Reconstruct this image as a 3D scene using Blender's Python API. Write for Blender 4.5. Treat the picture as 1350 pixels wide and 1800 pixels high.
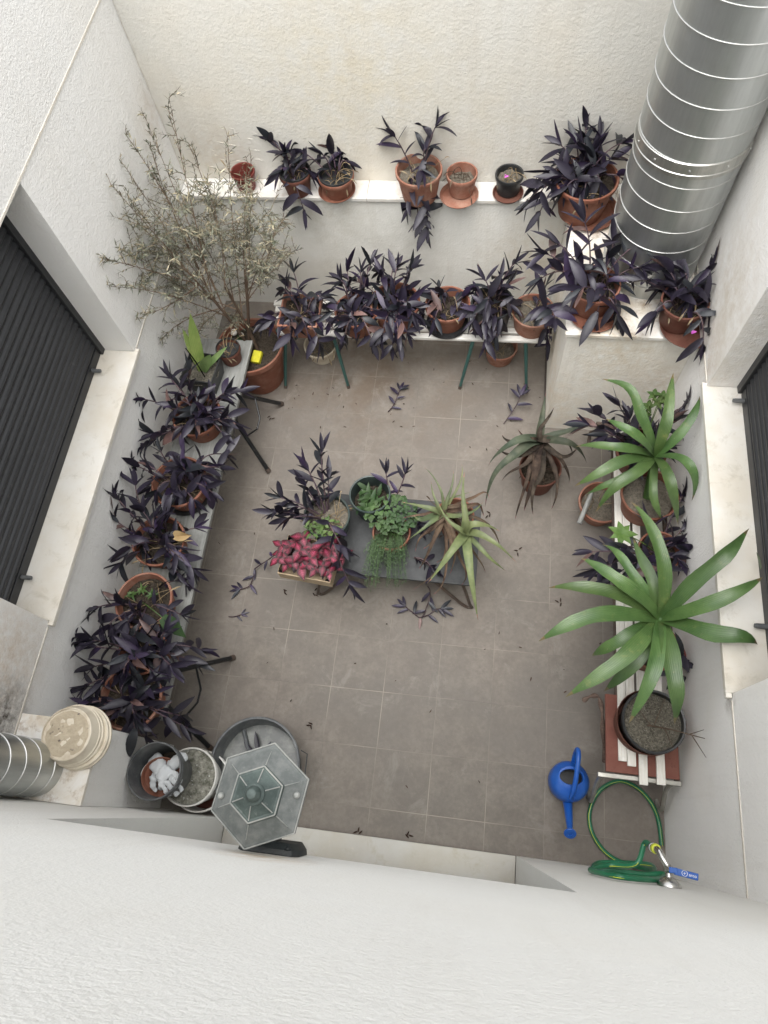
import bpy, bmesh, math, random
from mathutils import Vector, Matrix, noise
S = bpy.context.scene
for o in list(bpy.data.objects): bpy.data.objects.remove(o)
rnd = random.Random(11)
COL = S.collection
# ------------------------------------------------------------------ camera
F = 1209.2044
CP = Vector((1.4419, -2.9577, 4.3159))
RGT = Vector((0.98949237, 0.11689622, -0.08508895)).normalized()
FWD = Vector((-0.12465069, 0.3915095, -0.91169212)).normalized()
RGT = (RGT - FWD * RGT.dot(FWD)).normalized()
DWN = FWD.cross(RGT)
cd = bpy.data.cameras.new("camera"); cam = bpy.data.objects.new("camera", cd); COL.objects.link(cam)
M3 = Matrix((RGT, -DWN, -FWD)).transposed()
cam.matrix_world = Matrix.Translation(CP) @ M3.to_4x4()
cd.sensor_fit = 'VERTICAL'; cd.sensor_height = 36.0; cd.lens = F / 1800 * 36
cd.clip_start = 0.02; cd.clip_end = 500
S.camera = cam
S.render.resolution_x = 768; S.render.resolution_y = 1024
# ------------------------------------------------------------------ light
SUN_EL, SUN_AZ = math.radians(78), math.radians(192)
w = bpy.data.worlds.new("World"); S.world = w; w.use_nodes = True
wn = w.node_tree.nodes; wl = w.node_tree.links
bg = wn['Background']; sky = wn.new('ShaderNodeTexSky'); sky.sky_type = 'NISHITA'; sky.sun_disc = False
sky.sun_elevation = SUN_EL; sky.sun_rotation = SUN_AZ; sky.dust_density = 4.0; sky.ozone_density = 1.0
hs = wn.new('ShaderNodeHueSaturation'); hs.inputs['Saturation'].default_value = 0.12
wl.new(sky.outputs[0], hs.inputs['Color']); wl.new(hs.outputs[0], bg.inputs['Color'])
bg.inputs['Strength'].default_value = 0.15
sd = bpy.data.lights.new("sun", 'SUN'); sd.energy = 0.7; sd.angle = math.radians(70); sd.color = (1, .965, .91)
so = bpy.data.objects.new("sun", sd); COL.objects.link(so)
dv = Vector((math.sin(SUN_AZ) * math.cos(SUN_EL), math.cos(SUN_AZ) * math.cos(SUN_EL), math.sin(SUN_EL)))
so.rotation_euler = dv.to_track_quat('Z', 'Y').to_euler(); so.location = (1, -1, 9)
S.view_settings.view_transform = 'Standard'; S.view_settings.look = 'None'
S.view_settings.exposure = 1.6; S.view_settings.gamma = 1
# ------------------------------------------------------------------ photo pixel -> point in the yard
def ray(u, v): return RGT * ((u - 675) / F) + DWN * ((v - 900) / F) + FWD
def pz(u, v, z):
    d = ray(u, v); return CP + d * ((z - CP.z) / d.z)
def px(u, v, x):
    d = ray(u, v); return CP + d * ((x - CP.x) / d.x)
def py(u, v, y):
    d = ray(u, v); return CP + d * ((y - CP.y) / d.y)
def scl(P): return F / (P - CP).dot(FWD)
XL, XR, YN, YB, YL, ZC = -0.66, 2.635, -3.12, 0.815, 0.665, 1.06   # wall planes, coping height
def keep(P, m=0.015):
    P = Vector(P)
    if P.x < XL + m and not (-2.25 < P.y < -.65 and P.z > 1.06): P.x = XL + m
    if P.x > XR - m and not (-2.28 < P.y < -.78 and P.z > 1.14): P.x = XR - m
    if P.x > XR - m: P.z = max(P.z, 1.15); P.x = min(P.x, 2.77)
    lim = YL if P.z < ZC + .005 else YB
    if ZC - .14 < P.z < ZC + .003 and ((P.x > 1.9 and P.y > -.37) or P.y > YL - .01): P.z = ZC + .003
    if P.x > 1.9 and P.z < ZC and P.y > -.375:
        if P.x < 2.02: P.x = 1.9 - m * .5
        else: lim = -.375
    if P.y > lim - m: P.y = lim - m
    if P.y < YN + m and P.z > .1: P.y = YN + m
    if P.z < .004: P.z = .004
    return P
def at(u, v, z, m=.02):
    P = pz(u, v, z)
    if P.x < XL + m and not (-2.25 < P.y < -.65 and z > 1.06): P = px(u, v, XL + m)
    lim = YL if P.z < ZC else YB
    if P.x > 1.9 and P.z < ZC: lim = -.375
    if P.y > lim - m: P = py(u, v, lim - m)
    if P.x > XR - m and z < 1.12: P = px(u, v, XR - m)
    return keep(P, m * .9)
def aty(u, v, y, m=.03):
    P = py(u, v, y)
    if P.x < XL + m: P = px(u, v, XL + m)
    return keep(P, m)
# ------------------------------------------------------------------ mesh builder
class MB:
    def __init__(s): s.v = []; s.f = []; s.uv = []; s.c = []; s.m = []
    def quad(s, pts, uv=None, col=None, mi=0):
        n = len(s.v); s.v += [Vector(p) for p in pts]; s.f.append(tuple(range(n, n + len(pts))))
        s.uv.append(uv); s.c.append(col); s.m.append(mi)
    def add(s, verts, faces, col=None, mi=0):
        n = len(s.v); s.v += [Vector(p) for p in verts]
        for f in faces: s.f.append(tuple(i + n for i in f)); s.uv.append(None); s.c.append(col); s.m.append(mi)
    def box(s, a, b, col=None, rot=None):
        x0, y0, z0 = a; x1, y1, z1 = b
        vs = [Vector(p) for p in ((x0, y0, z0), (x1, y0, z0), (x1, y1, z0), (x0, y1, z0), (x0, y0, z1), (x1, y0, z1), (x1, y1, z1), (x0, y1, z1))]
        if rot is not None:
            c = sum(vs, Vector()) / 8; vs = [c + rot @ (p - c) for p in vs]
        s.add(vs, [(3, 2, 1, 0), (4, 5, 6, 7), (0, 1, 5, 4), (1, 2, 6, 5), (2, 3, 7, 6), (3, 0, 4, 7)], col)
    def bar(s, p, q, wd, ht, up=Vector((0, 0, 1)), col=None):
        p = Vector(p); q = Vector(q); d = (q - p).normalized(); sx = d.cross(up).normalized(); uz = sx.cross(d)
        vs = [e + sx * a * wd / 2 + uz * b * ht / 2 for e in (p, q) for a, b in ((-1, -1), (1, -1), (1, 1), (-1, 1))]
        s.add(vs, [(3, 2, 1, 0), (4, 5, 6, 7), (0, 1, 5, 4), (1, 2, 6, 5), (2, 3, 7, 6), (3, 0, 4, 7)], col)
    def tube(s, pts, r, n=6, col=None, cap=True):
        pts = [Vector(p) for p in pts]; rs = r if isinstance(r, (list, tuple)) else [r] * len(pts)
        vs = []; fs = []; up = Vector((0.31, 0.17, 0.93)); prev = None
        for i, p in enumerate(pts):
            d = (pts[min(i + 1, len(pts) - 1)] - pts[max(i - 1, 0)])
            if d.length < 1e-9: d = Vector((0, 0, 1))
            d.normalize()
            a = (prev if prev is not None else up); a = a - d * a.dot(d)
            if a.length < 1e-4: a = d.orthogonal()
            a.normalize(); prev = a; b = d.cross(a)
            for k in range(n):
                t = 2 * math.pi * k / n; vs.append(p + (a * math.cos(t) + b * math.sin(t)) * rs[i])
        for i in range(len(pts) - 1):
            for k in range(n):
                k2 = (k + 1) % n; fs.append((i * n + k, i * n + k2, (i + 1) * n + k2, (i + 1) * n + k))
        if cap: fs.append(tuple(range(n - 1, -1, -1))); fs.append(tuple((len(pts) - 1) * n + k for k in range(n)))
        s.add(vs, fs, col)
    def lathe(s, prof, o=(0, 0, 0), n=40, ax=None, col=None, wob=0):
        o = Vector(o); Rm = Matrix.Identity(3) if ax is None else Vector(ax).to_track_quat('Z', 'Y').to_matrix()
        vs = []; fs = []; ph = rnd.random() * 6
        for r, z in prof:
            for k in range(n):
                t = 2 * math.pi * k / n; rr = r * (1 + wob * math.sin(2 * t + ph))
                vs.append(o + Rm @ Vector((rr * math.cos(t), rr * math.sin(t), z)))
        for i in range(len(prof) - 1):
            for k in range(n):
                k2 = (k + 1) % n; fs.append((i * n + k, i * n + k2, (i + 1) * n + k2, (i + 1) * n + k))
        if prof[0][0] > 0: fs.append(tuple(range(n - 1, -1, -1)))
        if prof[-1][0] > 0: fs.append(tuple((len(prof) - 1) * n + k for k in range(n)))
        s.add(vs, fs, col)
    def build(s, name, mat, parent=None, smooth=35, bevel=0, loc=None, clamp=False):
        if clamp: s.v = [keep(p, .006) for p in s.v]
        off = Vector(loc) if loc is not None else Vector((0, 0, 0))
        q = parent; base = Vector((0, 0, 0))
        while q is not None: base += q.location; q = q.parent
        me = bpy.data.meshes.new(name)
        me.from_pydata([tuple(p - base - off) for p in s.v], [], s.f); me.validate()
        if any(u is not None for u in s.uv):
            ul = me.uv_layers.new(name="UVMap")
            for pl, u in zip(me.polygons, s.uv):
                if u:
                    for li, t in zip(pl.loop_indices, u): ul.data[li].uv = t
        if any(c is not None for c in s.c):
            ca = me.color_attributes.new("tint", 'FLOAT_COLOR', 'CORNER')
            for pl, c in zip(me.polygons, s.c):
                cc = c if c else (1, 1, 1)
                for li in pl.loop_indices: ca.data[li].color = (*cc, 1)
        mats = mat if isinstance(mat, (list, tuple)) else [mat]
        for m in mats: me.materials.append(m)
        if len(mats) > 1:
            for pl, i in zip(me.polygons, s.m): pl.material_index = i
        if smooth:
            for pl in me.polygons: pl.use_smooth = True
            me.set_sharp_from_angle(angle=math.radians(smooth))
        o = bpy.data.objects.new(name, me); COL.objects.link(o); o.location = off
        if parent: o.parent = parent
        if bevel:
            b = o.modifiers.new("bevel", 'BEVEL'); b.width = bevel; b.segments = 2; b.limit_method = 'ANGLE'; b.angle_limit = math.radians(40)
        return o
def thing(name, label, cat, loc, group=None):
    o = bpy.data.objects.new(name, None); COL.objects.link(o); o.location = loc; o.empty_display_size = .05
    o['label'] = label; o['category'] = cat
    if group: o['group'] = group
    return o
def tag(o, label, cat, group=None):
    o['label'] = label; o['category'] = cat
    if group: o['group'] = group
    return o
# ------------------------------------------------------------------ materials
def hexc(r, g, b): return (r, g, b, 1)
class NT:
    def __init__(s, name):
        s.m = bpy.data.materials.new(name); s.m.use_nodes = True; s.t = s.m.node_tree
        s.b = s.t.nodes['Principled BSDF']
    def n(s, typ, **kw):
        o = s.t.nodes.new(typ)
        for k, v in kw.items(): setattr(o, k, v)
        return o
    def l(s, a, b): s.t.links.new(a, b)
    def val(s, sock, v):
        if hasattr(v, 'links') or hasattr(v, 'is_linked'): s.l(v, sock)
        else: sock.default_value = v
    def mix(s, f, a, b, bt='MIX'):
        o = s.n('ShaderNodeMix', data_type='RGBA', blend_type=bt)
        s.val(o.inputs[0], f); s.val(o.inputs[6], a); s.val(o.inputs[7], b); return o.outputs[2]
    def math(s, op, a, b=0.0, clamp=False):
        o = s.n('ShaderNodeMath', operation=op, use_clamp=clamp); s.val(o.inputs[0], a); s.val(o.inputs[1], b); return o.outputs[0]
    def pos(s): return s.n('ShaderNodeNewGeometry').outputs['Position']
    def noise(s, sc, det=3, rough=.55, vec=None, dist=0):
        o = s.n('ShaderNodeTexNoise'); o.inputs['Scale'].default_value = sc; o.inputs['Detail'].default_value = det
        o.inputs['Roughness'].default_value = rough; o.inputs['Distortion'].default_value = dist
        s.l(vec if vec is not None else s.pos(), o.inputs['Vector']); return o.outputs['Fac']
    def ramp(s, f, stops):
        o = s.n('ShaderNodeValToRGB'); s.l(f, o.inputs[0]); e = o.color_ramp.elements
        while len(e) < len(stops): e.new(.5)
        for k, (p, c) in zip(e, stops): k.position = p; k.color = c if len(c) == 4 else (*c, 1)
        return o.outputs[0]
    def rng(s, f, a, b, c=0.0, d=1.0):
        o = s.n('ShaderNodeMapRange'); s.l(f, o.inputs[0])
        for i, v in enumerate((a, b, c, d)): o.inputs[i + 1].default_value = v
        return o.outputs[0]
    def bump(s, h, st=.3, dist=.004, nrm=None):
        o = s.n('ShaderNodeBump'); o.inputs['Strength'].default_value = st; o.inputs['Distance'].default_value = dist
        s.l(h, o.inputs['Height'])
        if nrm: s.l(nrm, o.inputs['Normal'])
        s.l(o.outputs[0], s.b.inputs['Normal']); return o.outputs[0]
    def col(s, c): s.val(s.b.inputs['Base Color'], c); return s
    def set(s, rough=.6, metal=0, spec=.5):
        s.b.inputs['Roughness'].default_value = rough if not hasattr(rough, 'links') else .5
        s.b.inputs['Metallic'].default_value = metal; s.b.inputs['Specular IOR Level'].default_value = spec; return s
    def tint(s, c):
        a = s.n('ShaderNodeVertexColor'); a.layer_name = 'tint'; return s.mix(1.0, c, a.outputs[0], 'MULTIPLY')
    def blob(s, P, r, soft=.5):   # 1 inside a stain at P
        d = s.n('ShaderNodeVectorMath', operation='DISTANCE'); s.l(s.pos(), d.inputs[0]); d.inputs[1].default_value = P
        return s.rng(d.outputs['Value'], r * (1 - soft), r, 1.0, 0.0)

def stucco(name, base=(.74, .727, .70), stains=(), blot=.35, warm=(.70, .64, .53), bump=.8, gs=1.0, streak=.4):
    t = NT(name)
    c = t.mix(t.rng(t.noise(1.3, 4, .6), .48, .72, 0, blot), (*base, 1), (*warm, 1))
    c = t.mix(t.rng(t.noise(9, 4, .65), .35, .75, 0, .25), c, tuple(x * .94 for x in base) + (1,))
    for P, r, cc, k in stains:
        f = t.math('MULTIPLY', t.blob(P, r, .9), t.rng(t.noise(7 / max(r, .3), 5, .7), .3, .62, 0, k)); c = t.mix(f, c, (*cc, 1))
    mp = t.n('ShaderNodeMapping'); mp.inputs['Scale'].default_value = (9, 9, .7); t.l(t.pos(), mp.inputs['Vector'])
    c = t.mix(t.rng(t.noise(1.0, 5, .7, mp.outputs[0]), .52, .78, 0, streak), c, (.50, .45, .37, 1))
    c = t.mix(t.rng(t.noise(3.1, 6, .75), .60, .70, 0, .16), c, tuple(x * .82 for x in base) + (1,))
    t.col(c).set(.93, 0, .2)
    h = t.math('ADD', t.noise(85 * gs, 3, .6), t.math('MULTIPLY', t.noise(26 * gs, 3, .5), .7))
    h = t.math('ADD', h, t.math('MULTIPLY', t.noise(260, 2, .5), .35))
    t.bump(h, bump, .0065)
    return t.m
M_back = stucco('stucco_back', (.665, .648, .595), [((.6, .8, 1.75), .9, (.62, .55, .40), .55), ((1.4, .8, 1.35), .6, (.58, .52, .40), .4), ((-.4, .8, 1.2), .35, (.5, .40, .28), .5)], .55, gs=.8, bump=.5, streak=.3)
M_low = stucco('stucco_low', (.80, .79, .74), [((.7, .66, .5), .7, (.5, .49, .42), .5), ((1.8, .6, .5), .5, (.58, .5, .36), .6), ((.3, .66, .95), .4, (.5, .46, .36), .5)], .5, gs=.8, bump=.5, streak=.3)
M_pil = stucco('stucco_pillar', (.86, .84, .775), [((2.25, -.37, .9), .40, (.62, .51, .34), .6), ((1.9, -.2, .3), .6, (.72, .60, .43), .6), ((2.55, -.37, .6), .35, (.60, .50, .37), .6), ((1.92, .3, .6), .5, (.70, .58, .42), .6)], .35, gs=.8)
M_left = stucco('stucco_left', (.80, .79, .76), [((-.66, -2.52, 1.25), .42, (.58, .48, .38), .75), ((-.66, -2.78, 1.14), .24, (.06, .048, .035), 1.0), ((-.66, .7, 1.6), .25, (.5, .42, .33), .5)], .15, streak=.12)  # same white paint as near and right; base lowered against brighter light here
M_right = stucco('stucco_right', (.88, .865, .835), [((2.63, -.45, 1.5), .5, (.55, .47, .36), .6), ((2.63, -.6, 1.2), .25, (.55, .45, .34), .6), ((2.63, -2.35, 1.08), .08, (.2, .17, .13), .8)], .3, streak=.14)  # same white paint, base made paler to make up for weak light here
M_near = stucco('stucco_near', (.79, .78, .742), [((.95, -3.12, 2.25), .17, (.52, .38, .22), .7), ((2.6, -3.12, 2.9), .3, (.6, .5, .38), .5), ((2.63, -3.12, .2), .3, (.4, .36, .3), .6)], .12, bump=.45, gs=1.3, streak=.12)  # same white paint, base darkened to offset the strong light on it
M_joint = stucco('joint_line', (.66, .62, .55), (), .3)

def marble():
    t = NT('marble_white'); n1 = t.noise(5, 5, .6, dist=1.2)
    c = t.mix(t.rng(n1, .42, .62, 0, .7), (.72, .71, .68, 1), (.62, .58, .51, 1))
    c = t.mix(t.rng(t.noise(24, 4, .7), .56, .75, 0, .6), c, (.50, .43, .33, 1))
    t.col(c).set(.42, 0, .4); t.bump(t.noise(40, 3), .08, .002); return t.m
M_marble = marble()
def marble_dirty():
    t = NT('marble_dirty'); c = t.mix(t.rng(t.noise(4, 5, .65, dist=.8), .4, .6, 0, .8), (.78, .765, .73, 1), (.60, .52, .40, 1))
    c = t.mix(t.rng(t.noise(13, 6, .75), .52, .68, 0, .8), c, (.36, .27, .18, 1))
    t.col(c).set(.5, 0, .35); t.bump(t.noise(50, 4), .15, .002); return t.m
M_marbled = marble_dirty()
def sillstone(k=1.0, nm='sill_stone', st=.55):
    t = NT(nm); c = t.mix(t.rng(t.noise(3.2, 5, .6), .4, .65, 0, .8), (.68 * k, .66 * k, .61 * k, 1), (.60 * k, .55 * k, .46 * k, 1))
    c = t.mix(t.rng(t.noise(45, 3, .7), .6, .78, 0, .5), c, (.6, .54, .44, 1))
    c = t.mix(t.rng(t.noise(9, 6, .75, dist=.5), .54, .7, 0, st), c, (.40, .36, .28, 1))
    t.col(c).set(.55, 0, .3); t.bump(t.noise(70, 3), .1, .002); return t.m
M_sill = sillstone(); M_dsill = sillstone(.72, 'door_sill_stone', .8)

def floor_mat():
    t = NT('floor_tiles'); T = .33
    sx = t.n('ShaderNodeSeparateXYZ'); t.l(t.pos(), sx.inputs[0])
    wx = t.math('ADD', t.math('DIVIDE', sx.outputs[0], T), 100.0); wy = t.math('ADD', t.math('DIVIDE', sx.outputs[1], T), 100.0)
    def edge(a):
        f = t.math('FRACT', a); return t.math('MINIMUM', f, t.math('SUBTRACT', 1.0, f))
    e = t.math('MINIMUM', edge(wx), edge(wy))
    g = t.rng(e, .0035, .008, 1.0, 0.0)
    cv = t.n('ShaderNodeCombineXYZ'); t.l(t.math('FLOOR', wx), cv.inputs[0]); t.l(t.math('FLOOR', wy), cv.inputs[1])
    wnz = t.n('ShaderNodeTexWhiteNoise', noise_dimensions='2D'); t.l(cv.outputs[0], wnz.inputs['Vector'])
    # each tile shifts the mottling
    sh = t.n('ShaderNodeVectorMath', operation='SCALE'); t.l(wnz.outputs['Color'], sh.inputs[0]); sh.inputs[3].default_value = 7.0
    ad = t.n('ShaderNodeVectorMath', operation='ADD'); t.l(t.pos(), ad.inputs[0]); t.l(sh.outputs[0], ad.inputs[1])
    m1 = t.noise(7, 6, .68, ad.outputs[0]); m2 = t.noise(42, 5, .7, ad.outputs[0])
    c = t.mix(t.rng(m1, .35, .65), (.140, .121, .101, 1), (.203, .177, .149, 1))
    c = t.mix(t.rng(m2, .4, .68, 0, .55), c, (.125, .110, .094, 1))
    c = t.mix(t.rng(wnz.outputs['Value'], 0, 1, 0, .22), c, (.188, .160, .137, 1))
    c = t.mix(t.rng(t.noise(1.1, 5, .6), .42, .62, 0, .7), c, (.135, .121, .106, 1))
    c = t.mix(t.rng(t.noise(150, 3, .6), .66, .74, 0, .5), c, (.32, .30, .27, 1))
    dirt = t.math('MULTIPLY', t.rng(t.noise(2.3, 5, .7), .45, .62, 0, .75), t.blob((.6, .3, 0), 1.2, .8)); c = t.mix(dirt, c, (.12, .085, .057, 1))
    c = t.mix(t.rng(t.noise(3.7, 6, .75, dist=.6), .57, .66, 0, .4), c, (.235, .215, .19, 1))
    gf = t.math('MULTIPLY', g, t.rng(t.noise(2.2, 3, .6), .3, .62, .15, .85))
    gc = t.mix(t.rng(t.noise(1.6, 3), .4, .6), (.30, .265, .215, 1), (.125, .112, .098, 1))
    t.col(t.mix(gf, c, gc)).set(.62, 0, .35)
    r = t.rng(m2, .3, .7, .5, .75); t.l(r, t.b.inputs['Roughness'])
    t.bump(t.math('SUBTRACT', t.math('MULTIPLY', m2, .3), g), .25, .0015); return t.m
M_floor = floor_mat()

def terracotta(name, base, dust=.35, dustc=(.56, .36, .26), rough=.75):
    t = NT(name); oi = t.n('ShaderNodeObjectInfo').outputs['Random']
    c = t.mix(t.rng(oi, 0, 1, 0, .3), (*base, 1), tuple(min(1, x * 1.25) for x in base) + (1,))
    c = t.mix(t.rng(t.noise(11, 5, .7), .42, .68, 0, dust), c, (*dustc, 1))
    c = t.mix(t.rng(t.noise(38, 4, .7), .58, .75, 0, .5), c, tuple(x * .45 for x in base) + (1,))
    t.col(c).set(rough, 0, .35); t.bump(t.noise(120, 3), .12, .001); return t.m
M_terra = terracotta('terracotta_plastic', (.185, .068, .041), .35, (.33, .20, .145))
M_terral = terracotta('terracotta_pale', (.24, .10, .064), .5, (.41, .28, .215))
M_terrad = terracotta('terracotta_brown', (.11, .04, .027), .3, (.21, .12, .085))
M_maroon = terracotta('maroon_plastic', (.14, .028, .022), .2, (.25, .09, .07), .5)
M_board = terracotta('terracotta_board', (.15, .055, .04), .35, (.24, .12, .09), .8)
def plastic(name, base, rough=.45, dust=.3, dustc=(.3, .29, .27), ns=14):
    t = NT(name); c = t.mix(t.rng(t.noise(ns, 5, .7), .45, .7, 0, dust), (*base, 1), (*dustc, 1))
    t.col(c).set(rough, 0, .45); t.bump(t.noise(90, 3), .06, .001); return t.m
M_black = plastic('black_plastic', (.018, .019, .02), .45, .22, (.12, .12, .115))
M_green = plastic('dark_green_plastic', (.022, .035, .032), .45, .3, (.11, .13, .12))
M_grey = plastic('grey_plastic', (.075, .08, .083), .5, .5, (.23, .23, .22))
M_cream = plastic('cream_plastic', (.62, .56, .45), .6, .75, (.36, .28, .19), 8)
M_white = plastic('white_plastic', (.66, .65, .61), .5, .5, (.45, .42, .36), 8)
M_blue = plastic('blue_plastic', (.010, .085, .38), .36, .3, (.06, .15, .36))
M_hose = None
def dirt(name, a, b, spec, sc=70):
    t = NT(name); c = t.mix(t.rng(t.noise(sc, 5, .75), .38, .66), (*a, 1), (*b, 1))
    v = t.n('ShaderNodeTexVoronoi'); v.inputs['Scale'].default_value = sc * 1.6; t.l(t.pos(), v.inputs['Vector'])
    sp = t.math('MULTIPLY', t.rng(v.outputs['Distance'], .12, .3, 1, 0), t.rng(t.noise(sc * .7, 2), .48, .6, 0, 1)); c = t.mix(sp, c, (*spec, 1))
    t.col(c).set(.95, 0, .15); t.bump(t.math('ADD', t.noise(sc, 5, .7), sp), .9, .01); return t.m
M_soil = dirt('soil_dark', (.02, .016, .012), (.075, .06, .045), (.14, .12, .09))
M_soilg = dirt('soil_grey', (.10, .09, .072), (.19, .165, .13), (.30, .28, .24))
M_grav = dirt('soil_gritty', (.05, .045, .035), (.19, .175, .14), (.52, .50, .43), 95)
M_crust = dirt('white_crust', (.10, .10, .075), (.36, .35, .30), (.70, .70, .66), 30)
M_dirtcr = dirt('dirty_base', (.40, .34, .25), (.50, .43, .32), (.26, .225, .20), 30)

def leafmat(name, a, b, rough=.45, spec=.45, veins=0, vein=(.3, .35, .2), trans=0.0, nsc=9):
    t = NT(name); c = t.mix(t.rng(t.noise(nsc, 3, .6), .35, .65), (*a, 1), (*b, 1))
    if veins:
        uv = t.n('ShaderNodeUVMap').outputs[0]; sx = t.n('ShaderNodeSeparateXYZ'); t.l(uv, sx.inputs[0])
        wv = t.math('SINE', t.math('MULTIPLY', sx.outputs[0], veins * 6.283))
        c = t.mix(t.rng(wv, .2, 1, 0, .35), c, (*vein, 1)); t.bump(wv, .25, .0015)
    if veins:
        c = t.mix(t.rng(t.noise(17, 5, .7), .60, .74, 0, .6), c, (.16, .17, .06, 1)); c = t.mix(t.rng(t.noise(55, 4, .7), .64, .74, 0, .7), c, (.20, .18, .12, 1))
    c = t.tint(c); t.col(c).set(rough, 0, spec)
    if trans:
        t.b.inputs['Transmission Weight'].default_value = 0
        t.b.inputs['Subsurface Weight'].default_value = trans
        t.b.inputs['Subsurface Radius'].default_value = (.004, .006, .002)
    return t.m
M_purple = leafmat('purple_leaf', (.0095, .0075, .0142), (.0210, .0165, .0290), .46, .5)
M_pstem = leafmat('purple_stem', (.05, .03, .045), (.09, .06, .06), .55, .3)
M_crin = leafmat('strap_leaf', (.036, .078, .020), (.066, .118, .034), .38, .55, 9, (.10, .155, .062))
M_fern = leafmat('fern_leaf', (.028, .055, .02), (.06, .10, .038), .55, .3)
M_oxa = leafmat('clover_leaf', (.018, .046, .013), (.045, .085, .026), .5, .3)
M_weed = leafmat('weed_leaf', (.045, .085, .024), (.09, .135, .045), .5, .3)
M_yleaf = leafmat('yellow_green_leaf', (.09, .14, .03), (.15, .19, .05), .45, .4, 7, (.2, .28, .07))
M_aloe = leafmat('aloe_leaf', (.065, .085, .04), (.135, .155, .075), .5, .35)
M_agave = leafmat('agave_leaf', (.036, .048, .033), (.075, .085, .06), .6, .25, nsc=16)
M_dead = leafmat('dead_leaf', (.024, .018, .016), (.075, .056, .044), .8, .15, nsc=18)
M_dry = leafmat('dry_leaf', (.05, .034, .027), (.12, .085, .06), .8, .15, nsc=14)
M_straw = leafmat('straw', (.19, .145, .085), (.30, .24, .155), .8, .15)
M_shrub = leafmat('shrub_leaf', (.15, .148, .112), (.25, .237, .19), .65, .2)
M_twig = leafmat('twig_bark', (.075, .055, .04), (.14, .11, .08), .85, .15)
def pinkmat():
    t = NT('magenta_leaf'); uv = t.n('ShaderNodeUVMap').outputs[0]; sx = t.n('ShaderNodeSeparateXYZ'); t.l(uv, sx.inputs[0])
    e = t.math('MULTIPLY', t.math('ABSOLUTE', t.math('SUBTRACT', sx.outputs[0], .5)), 2.0); e2 = t.math('ABSOLUTE', t.math('SUBTRACT', sx.outputs[1], .45))
    f = t.math('ADD', t.math('MULTIPLY', e, .75), t.math('MULTIPLY', e2, .9)); v = t.math('SINE', t.math('ADD', t.math('MULTIPLY', sx.outputs[1], 44.0), t.math('MULTIPLY', e, -7.0)))
    f = t.math('ADD', f, t.math('MULTIPLY', v, .10)); f = t.math('ADD', f, t.math('MULTIPLY', t.math('SUBTRACT', t.noise(60, 3), .5), .5))
    c = t.ramp(f, [(.05, (.34, .055, .11)), (.32, (.20, .015, .04)), (.66, (.085, .008, .018)), (.92, (.025, .010, .010))]); t.col(t.tint(c)).set(.5, 0, .35); return t.m
M_pink = pinkmat()
def metal(name, base, rough, ns=6, streak=None, dust=.25, dustc=(.45, .45, .43), met=.92):
    t = NT(name); v = None
    if streak:
        mp = t.n('ShaderNodeMapping'); mp.inputs['Scale'].default_value = streak; t.l(t.pos(), mp.inputs['Vector']); v = mp.outputs[0]
    n1 = t.noise(ns, 5, .65, v)
    c = t.mix(t.rng(n1, .35, .7, 0, .8), (*base, 1), tuple(x * .72 for x in base) + (1,))
    c = t.mix(t.rng(t.noise(30, 4, .7), .58, .72, 0, dust), c, (*dustc, 1))
    t.col(c).set(rough, met, .5); t.l(t.rng(n1, .3, .7, rough - .07, rough + .12), t.b.inputs['Roughness'])
    t.bump(n1, .05, .002); return t.m
M_galv = metal('galvanised_steel', (.54, .56, .55), .37, 3.5, (5, 5, .5), .3)
M_galv2 = metal('galvanised_collar', (.52, .52, .49), .33, 5, (9, 9, .6), .5, (.6, .58, .52))
M_seam = metal('seam_bright', (.58, .58, .565), .42, 8)
M_shut = metal('shutter_paint', (.019, .020, .022), .40, 3, None, .35, (.075, .073, .07), .0)
M_gtube = metal('green_enamel', (.03, .085, .075), .45, 9, None, .5, (.13, .11, .08), .1)
M_btube = metal('black_enamel', (.012, .013, .014), .32, 9, None, .35, (.10, .09, .08), .1)
M_rust = metal('rusty_tube', (.10, .075, .06), .65, 14, None, .7, (.16, .09, .055), .3)
M_steel = metal('dull_steel', (.42, .41, .37), .45, 12, None, .5, (.33, .27, .2), .7)
M_chrome = metal('chrome_worn', (.62, .61, .58), .25, 30, None, .4, (.35, .33, .3), 1.0)
M_brown = metal('brown_frame', (.055, .042, .035), .45, 6, None, .1, (.12, .1, .09), .0)
def wood(name, a, b, rough=.7, sc=(4, 30, 30)):
    t = NT(name); mp = t.n('ShaderNodeMapping'); mp.inputs['Scale'].default_value = sc; t.l(t.pos(), mp.inputs['Vector'])
    n = t.noise(3, 5, .65, mp.outputs[0]); c = t.mix(t.rng(n, .35, .68), (*a, 1), (*b, 1))
    c = t.mix(t.rng(t.noise(14, 4, .7), .56, .72, 0, .5), c, tuple(x * .55 for x in a) + (1,))
    t.col(c).set(rough, 0, .3); t.bump(n, .2, .002); return t.m
M_slat = wood('white_slat', (.72, .71, .67), (.60, .58, .53), .5)
M_slaty = wood('white_slat_along', (.74, .73, .68), (.60, .57, .50), .5, (30, 3, 30))
M_crate = wood('crate_wood', (.42, .33, .22), (.30, .22, .14))
M_plank = wood('grey_plank', (.27, .275, .26), (.19, .19, .175), .6, (22, 2, 22))
M_slate = wood('slate_top', (.055, .057, .058), (.028, .03, .031), .45, (5, 5, 5))
M_stick = wood('dead_stick', (.085, .055, .045), (.16, .115, .09), .9)
def lantern_mat(name, a, b):
    t = NT(name); c = t.mix(t.rng(t.noise(16, 5, .7), .4, .65), (*a, 1), (*b, 1))
    c = t.mix(t.rng(t.noise(45, 4, .7), .6, .74, 0, .5), c, (.22, .23, .21, 1)); t.col(c).set(.55, .15, .4); t.bump(t.noise(60, 4), .2, .002); return t.m
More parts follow.
